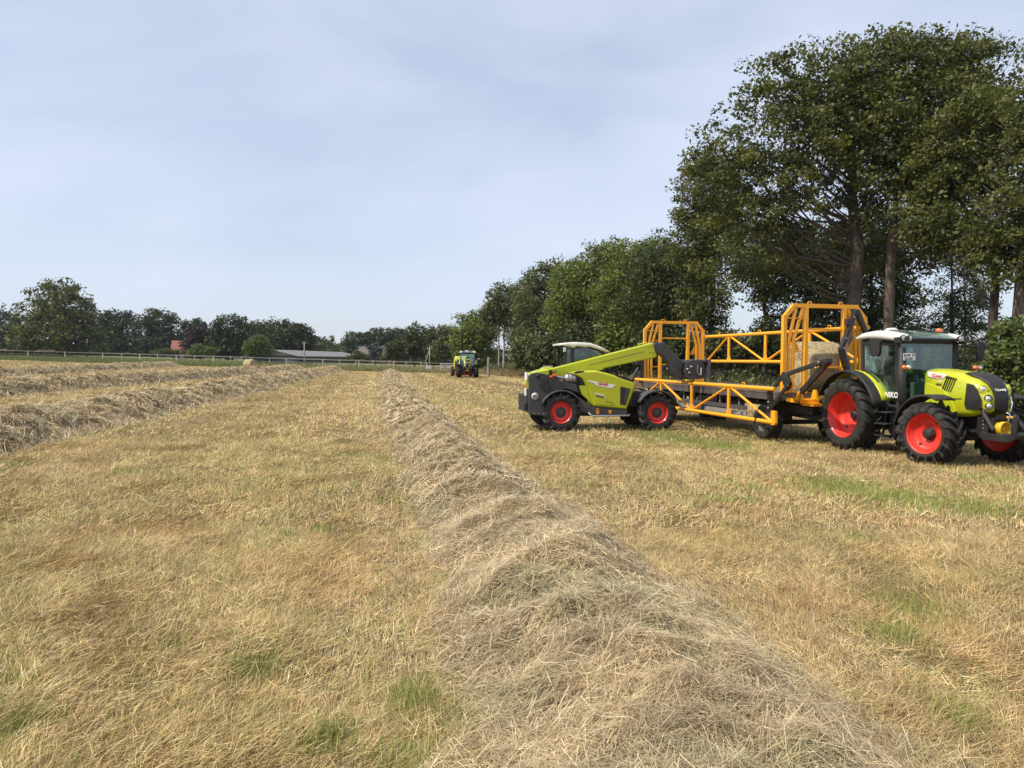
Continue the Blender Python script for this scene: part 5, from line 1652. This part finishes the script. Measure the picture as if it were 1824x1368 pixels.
# ------------------------------------------------------------------ trailer
def make_trailer(loc, rz):
    root = empty('bale_trailer', loc, rz)
    tag(root, 'long orange bale trailer with tall end frames, one side gate raised and one swung down', 'trailer')
    LN = 8.9
    for x in (-.95, -7.2, -8.2):
        for s in (-1, 1):
            wheel(root, (x, s * 1.0, .46), .48, .38, .25, s, .10, 0, .09, .05, rim='deckedge', tread='road', disc_h=0)
    m = MB()
    for y in (-.45, .45):
        m.box((-LN / 2, y, .98), (LN, .12, .24))
    for x in np.linspace(-.3, -LN + .3, 10):
        m.box((x, 0, 1.04), (.10, 2.3, .10))
    for x in (-.95, -7.2, -8.2):
        m.box((x, 0, .46), (.12, 1.9, .12)).box((x, -.45, .7), (.5, .08, .36)).box((x, .45, .7), (.5, .08, .36))
    m.box((-.95, 0, .80), (1.2, 1.1, .12))
    m.box((-3.9, -.9, .86), (.55, .3, .42)).box((-5.4, .4, .8), (.8, .6, .4))
    m.build('chassis', 'gloss_black', root, .01)
    m = MB()
    m.box((-LN / 2, 0, 1.265), (LN, 2.42, .05))
    m.build('deck', 'deck', root)
    m = MB()
    for s in (-1, 1):
        m.box((-LN / 2, s * 1.24, 1.20), (LN + .04, .06, .21))
        m.box((-LN / 2, s * 1.265, 1.285), (LN + .04, .03, .045))
    m.box((.02, 0, 1.20), (.06, 2.4, .21)).box((-LN - .02, 0, 1.20), (.06, 2.4, .21))
    m.build('deck_edge', 'deckedge', root, .008)
    m = MB()
    for z in (.63, .79):
        m.box((-3.0, -1.15, z), (2.5, .03, .13)).box((-5.2, -1.15, z), (1.6, .03, .13))
    for x in (-2.2, -3.3, -4.55, -5.7):
        m.box((x, -1.12, .95), (.05, .04, .5))
    m.build('side_guard', 'alu', root, .006)
    # end frames
    def end_frame(x0, nm):
        f = MB()
        bw = .11
        A = [(-1.17, 1.28), (-1.17, 3.22), (-.90, 3.52), (.90, 3.52), (1.17, 3.22), (1.17, 1.28)]
        for (ya, za), (yb, zb) in zip(A[:-1], A[1:]):
            f.beam((x0, ya, za), (x0, yb, zb), .10, bw, (1, 0, 0))
        for y, z in A[1:-1]:
            f.box((x0, y, z), (.10, .105, .105))
        for s in (-1, 1):
            f.beam((x0, s * .56, 1.28), (x0, s * .56, 3.50), .10, .115, (1, 0, 0))
            f.beam((x0 + .0, s * .62, 3.20), (x0 + .0, s * 1.12, 3.20), .04, .05, (1, 0, 0))
            for z in (2.84, 2.35, 1.86, 1.45):
                f.beam((x0, s * .60, z), (x0, s * .95, z), .03, .035, (1, 0, 0))
            # bent guide rails that the side gate runs in
            for o, yt in ((0, .86), (.13, .66)):
                f.beam((x0 + .02, s * (1.04 - o), 1.3), (x0 + .02, s * (1.04 - o), 2.66), .07, .055, (1, 0, 0))
                f.beam((x0 + .02, s * (1.04 - o), 2.64), (x0 + .02, s * yt, 3.46), .07, .06, (1, 0, 0))
            f.prism([(s * .92, 2.80), (s * .92, 2.38), (s * .70, 2.38)], x0 - .03, x0 - .01, 'x')
            f.tube([(x0, s * .40, 3.56), (x0, s * .40, 3.62), (x0, s * .50, 3.62), (x0, s * .50, 3.56)], .014, 6)
        for z in (2.93, 1.95):
            f.beam((x0, -.53, z), (x0, .53, z), .05, .06, (1, 0, 0))
        return f.build(nm, 'orange', root, .01)
    end_frame(0, 'end_frame')
    end_frame(-LN, 'end_frame')
    m = MB()
    for x0 in (.055, -LN + .055):
        for s in (-1, 1):
            for k in range(5):
                m.lathe([(.001, 0), (.018, 0), (.018, .004), (.001, .004)], (x0, s * (.80 - k * .012), 3.30 - k * .11), 'x', 8)
    m.build('bolt_hole', 'gloss_black', root, fix=False)
    # side gates: tube trusses
    def gate(y, x0, x1, zt, zb, posts, diag, loops):
        g = MB()
        g.tube([(x0, y, zt), (x1, y, zt)], .055, 10).tube([(x0, y, zb), (x1, y, zb)], .055, 10)
        for x in posts:
            g.beam((x, y, zb), (x, y, zt), .10, .05, (0, 1, 0))
            g.prism([(x - .05, zb + .02), (x + .05, zb + .02), (x + .14, zb + .03), (x + .05, zb + .22), (x - .05, zb + .22), (x - .14, zb + .03)], y - .012, y + .012)
        for (xa, za), (xb, zb_) in diag:
            g.tube([(xa, y, za), (xb, y, zb_)], .036, 8)
        for x in loops:
            g.tube([(x - .06, y, zt + .04), (x - .06, y, zt + .12), (x + .06, y, zt + .12), (x + .06, y, zt + .04)], .012, 6)
        return g.build('side_gate', 'orange', root, fix=False)
    zt, zb = 1.40, .565
    gate(-1.62, -8.7, .35, zt, zb, (-6.40, -4.15, -1.90), [((-8.55, zb), (-6.40, zt)), ((-6.40, zt), (-4.15, zb)), ((-4.15, zb), (-1.90, zt)), ((-1.90, zt), (.28, zb))], (-1.15,))
    MB().prism([(.24, .86), (.42, .86), (.44, .56), (.38, .50), (.24, .50)], -1.66, -1.58).build('gate_bracket', 'orange', root, .01)
    zt, zb = 3.0, 2.08
    gate(1.30, -8.9, 0, zt, zb, (-7.17, -4.83, -2.5), [((-8.8, zb), (-7.17, zt)), ((-7.17, zt), (-4.83, zb)), ((-4.83, zb), (-2.5, zt)), ((-2.5, zt), (-.2, zb))], (-7.9, -5.2, -1.6))
    # black folding arms that carry the gates
    m = MB()
    m.beam((-.17, -1.47, 1.24), (.52, -1.47, 1.80), .05, .10)
    m.prism([(-.22, 1.32), (-.18, .80), (.02, .80), (.0, 1.22), (-.06, 1.40)], -1.50, -1.44)
    m.beam((-.06, -1.52, .84), (.74, -1.52, 1.52), .05, .10)
    m.prism([(.38, 1.70), (.44, 1.84), (.62, 1.82), (.78, 1.58), (.74, 1.44), (.62, 1.36), (.52, 1.50)], -1.50, -1.42)
    m.beam((.50, -1.42, 1.77), (2.02, -1.38, 2.12), .09, .10)
    m.beam((2.02, -1.32, 2.12), (.95, -1.28, 1.36), .08, .14)
    m.prism([(1.86, 2.12), (2.06, 2.17), (2.08, 2.08), (1.9, 1.96)], -1.42, -1.26)
    m.build('folding_arm', 'gloss_black', root, .012)
    m = MB()
    m.tube([(1.85, -1.24, 1.98), (1.05, -1.22, 1.44)], .03, 8).tube([(1.3, -1.22, 1.6), (.98, -1.22, 1.40)], .045, 8)
    for x, z in ((.55, 1.76), (1.85, 2.08), (1.75, 1.95), (.95, 1.44), (-.12, .9), (-.12, 1.05), (-.12, 1.2), (.05, .9)):
        m.lathe([(.001, 0), (.028, 0), (.028, -.02), (.001, -.02)], (x, -1.50 if x < .2 else -1.47, z), 'y', 8)
    m.build('ram', 'steel', root, fix=False)
    m = MB()
    m.beam((.12, .82, 3.44), (.10, .42, 2.42), .10, .12, (1, 0, 0))
    m.beam((.12, .84, 3.44), (.14, 1.30, 2.45), .10, .13, (1, 0, 0))
    m.beam((.10, .42, 2.46), (.10, .66, 1.62), .11, .16, (1, 0, 0))
    m.box((.12, .60, 3.12), (.10, .14, .16))
    m.build('raised_arm', 'gloss_black', root, .01)
    m = MB()
    for y, z in ((.74, 3.24), (.52, 2.70), (.46, 2.44)):
        m.lathe([(.001, 0), (.022, 0), (.022, .02), (.001, .02)], (.165, y, z), 'x', 8)
    m.build('arm_pin', 'steel', root, fix=False)
    # brackets, hooks and reflector plates at the head
    m = MB()
    m.box((.22, -.70, 1.10), (.40, .60, .10)).box((.55, -.65, 1.02), (.5, .4, .06)).prism([(.30, 1.14), (.55, 1.14), (.50, 1.34), (.36, 1.34)], -1.0, -.94)
    m.prism([(.60, 1.14), (.85, 1.14), (.80, 1.40), (.70, 1.40)], -.80, -.74)
    m.tube([(.82, -.55, 1.0), (.92, -.52, .96), (.95, -.44, 1.02), (.90, -.40, 1.10)], .022, 6)
    m.tube([(.04, -1.15, 1.28), (.10, -1.15, 1.75)], .05, 8)
    m.build('gate_lock', 'orange', root, .01)
    MB().box((.06, .05, 1.20), (.02, .55, .18)).build('reflector', 'yellow', root, .004)
    MB().box((.06, -.98, 1.12), (.02, .22, .10)).build('reflector', 'yellow', root, .004)
    MB().tube([(.20, -1.05, 1.20), (.45, -1.0, 1.05), (.50, -1.0, 1.3), (.62, -1.1, 1.45)], .012, 6).build('hydraulic_hose', 'gloss_black', root)
    m = MB().tube([(-.35, -1.64, .9), (-.42, -1.68, .6), (-.5, -1.66, .42), (-.38, -1.64, .35), (-.3, -1.64, .6)], .02, 6)
    m.build('hydraulic_hose', 'gloss_black', root)
    # drawbar to the tractor
    m = MB()
    for s in (-1, 1):
        m.beam((-.6, s * .50, .72), (1.15, s * .10, .60), .10, .14)
    m.box((-.3, 0, .85), (.9, 1.1, .30)).box((1.05, 0, .58), (.3, .22, .14))
    m.beam((-.4, -.7, .86), (.6, -.7, .86), .08, .2)
    m.build('drawbar', 'gloss_black', root, .01)
    MB().tube([(.3, -.3, .90), (.9, -.15, .78)], .035, 8).build('hydraulic_jack', 'steel', root)
    # unit on the rear frame
    m = MB()
    m.box((-LN + .02, -1.30, 1.75), (.16, .14, 1.0)).box((-LN + .05, -1.45, 2.05), (.14, .16, .26)).beam((-LN, -1.35, 1.9), (-LN + .3, -1.85, 1.25), .08, .12)
    m.beam((-LN + .1, -1.5, 1.5), (-LN + .1, -1.9, 1.2), .08, .06).beam((-LN, -.5, 1.7), (-LN - .05, .1, 2.3), .06, .12)
    m.build('folding_arm', 'gloss_black', root, .01)
    return root
TH = math.atan2(-.975, .223)
trailer = make_trailer((8.05, 19.1, 0), TH)

# ------------------------------------------------------------------ bales, baler
def bale_mat():
    m, n, l, b = new_mat('bale_hay')
    c = n.new('ShaderNodeTexCoord')
    mp = n.new('ShaderNodeMapping')
    mp.inputs['Scale'].default_value = (3, 26, 3)
    l.new(c.outputs['Object'], mp.inputs['Vector'])
    f = noise(n, l, 6, 7, .75, c.outputs['Object'])
    g = noise(n, l, 3, 5, .6, mp.outputs['Vector'])
    k = n.new('ShaderNodeMath'); k.operation = 'ADD'
    l.new(f, k.inputs[0]); l.new(g, k.inputs[1])
    k2 = n.new('ShaderNodeMath'); k2.operation = 'MULTIPLY'; k2.inputs[1].default_value = .5
    l.new(k.outputs[0], k2.inputs[0])
    col = ramp(n, l, k2.outputs[0], [(.38, (.13, .10, .05)), (.5, (.38, .31, .17)), (.63, (.62, .53, .32))])
    l.new(col, b.inputs['Base Color'])
    b.inputs['Roughness'].default_value = .9
    bump(n, l, b, f, 1.0, .06)
    return m
M['bale'] = bale_mat()
def bale(label, loc, rz, r=.70, w=1.2, zr=0.0, seed=1):
    """round bale lying on its curved side, axis along its own y"""
    rs = np.random.default_rng(seed)
    m = MB()
    pr = [(.001, -.47 * w), (r * .5, -.485 * w), (r * .88, -.49 * w), (r * .97, -.46 * w), (r * 1.0, -.40 * w), (r * 1.005, 0), (r * 1.0, .40 * w), (r * .97, .46 * w), (r * .88, .49 * w), (r * .5, .485 * w), (.001, .47 * w)]
    m.lathe(pr, (0, 0, 0), 'y', 64)
    v = np.array(m.v)
    ang = np.arctan2(v[:, 2], v[:, 0])
    k = 1 + .016 * np.sin(ang * 3 + seed) + .012 * (vnoise(ang * 7 + seed, v[:, 1] * 5, 1.0) - .5)
    v[:, 0] *= k; v[:, 2] *= k
    low = v[:, 2] < -.86 * r
    v[low, 2] = -.86 * r + (v[low, 2] + .86 * r) * .25
    m.v = [tuple(p) for p in v]
    body = m.build('round_bale', 'bale', None, loc=loc, fix=True)
    body.rotation_euler = (0, zr, rz)
    st = 900
    a = rs.uniform(0, 2 * np.pi, st)
    y = rs.uniform(-.47, .47, st) * w
    P = np.stack([np.cos(a) * r, y, np.sin(a) * r], 1)
    k = P[:, 2] > -.8 * r
    P, a = P[k], a[k]
    N = np.stack([np.cos(a), 0 * a, np.sin(a)], 1)
    T = np.stack([-np.sin(a), 0 * a, np.cos(a)], 1)
    n = len(P)
    D = T * rs.choice([-1, 1], n)[:, None] + .5 * rs.normal(0, 1, (n, 1)) * np.array([0, 1, 0]) + .25 * np.abs(rs.normal(0, 1, (n, 1))) * N
    D /= np.linalg.norm(D, axis=1, keepdims=True)
    V, lp, s_, kk = blades(P, D, rs.uniform(.06, .18, n), np.full(n, .006), .1, rs, two=False)
    C = HAY_C[rs.integers(0, 6, n)]
    C = np.concatenate([C, np.ones((n, 1))], 1)
    big_mesh('loose_straw', V, lp, s_, ['straw'], body, [('blade', 'FLOAT_COLOR', C)])
    m = MB()
    for yy, ww in ((-.17 * w, .5), ):
        m.lathe([(r * 1.012, yy - .001), (r * 1.018, yy + .02), (r * 1.018, yy + .06), (r * 1.012, yy + .08)], (0, 0, 0), 'y', 64)
    tag(body, label, 'bale', 'round hay bales')
    return body
def tl(x, y, z):
    c, s = math.cos(TH), math.sin(TH)
    return (8.05 + c * x - s * y, 19.1 + s * x + c * y, z)
bale('round hay bale loaded on the trailer deck behind the front orange frame', tl(-.82, .32, 1.292 + .62), TH, .72, 1.2, 0, 1)
bx = px_x(445, 100)
bale('lone round hay bale standing on the field in front of the paddock fence', (bx, 100, float(terr(bx, 100)) + .62), R(70), .72, 1.25, .3, 3)

def make_baler(loc, rz):
    root = empty('round_baler', loc, rz)
    tag(root, 'lime round baler with red wheels pulled by the far tractor', 'baler')
    for s in (-1, 1):
        wheel(root, (-.3, s * 1.12, .56), .58, .42, .30, s, .08, 14, .08, .04, disc_h=0)
    m = MB()
    out = [(.75 + .0, .55), (.95, .95), (.95, 1.7), (.7, 2.2), (.1, 2.45), (-.6, 2.4), (-1.15, 2.0), (-1.35, 1.4), (-1.2, .8), (-.7, .5)]
    m.prism(out, -.88, .88)
    m.build('bale_chamber', 'lime', root, .08)
    for s in (-1, 1):
        MB().prism([(.70, .75), (.82, 1.5), (.4, 2.2), (-.5, 2.2), (-1.1, 1.5), (-1.0, .9)], s * .885, s * .96).build('side_cover', 'lime', root, .05)
        MB().prism([(.82, .5), (.98, .5), (1.0, 1.9), (.86, 1.9)], s * .80, s * .95).build('front_post', 'black', root, .02)
    MB().prism([(.95, .95), (1.02, .95), (1.02, 1.75), (.95, 1.75)], -.78, .78).build('front_hood', 'black', root, .02)
    m = MB().lathe([(.001, -.95), (.22, -.95), (.24, -.9), (.24, .9), (.22, .95), (.001, .95)], (1.15, 0, .38), 'y', 16)
    m.build('pickup_reel', 'redlens', root, fix=False)
    m = MB()
    for s in (-1, 1):
        m.beam((.8, s * .55, .62), (3.0, s * .06, .62), .10, .14)
    m.box((-.3, 0, .56), (.16, 1.9, .16))
    m.build('drawbar', 'red', root, .01)
    return root
fx, fy = far.location.x, far.location.y
make_baler((fx - .42 - .55, fy + 4.7, 0), R(-90 + 10))

# ------------------------------------------------------------------ summer haze
hz = MB().box((-20, 160, 13.5), (900, 560, 33)).build('haze', 'black')
hm = bpy.data.materials.new('haze_air')
hm.use_nodes = True
hn, hl = hm.node_tree.nodes, hm.node_tree.links
hn.clear()
ho = hn.new('ShaderNodeOutputMaterial')
hv = hn.new('ShaderNodeVolumePrincipled')
hv.inputs['Color'].default_value = (0.86, 0.92, 1.0, 1)
hv.inputs['Density'].default_value = 0.00012
hv.inputs['Anisotropy'].default_value = 0.2
hl.new(hv.outputs['Volume'], ho.inputs['Volume'])
hz.data.materials.clear()
hz.data.materials.append(hm)
tag(hz, kind='stuff')
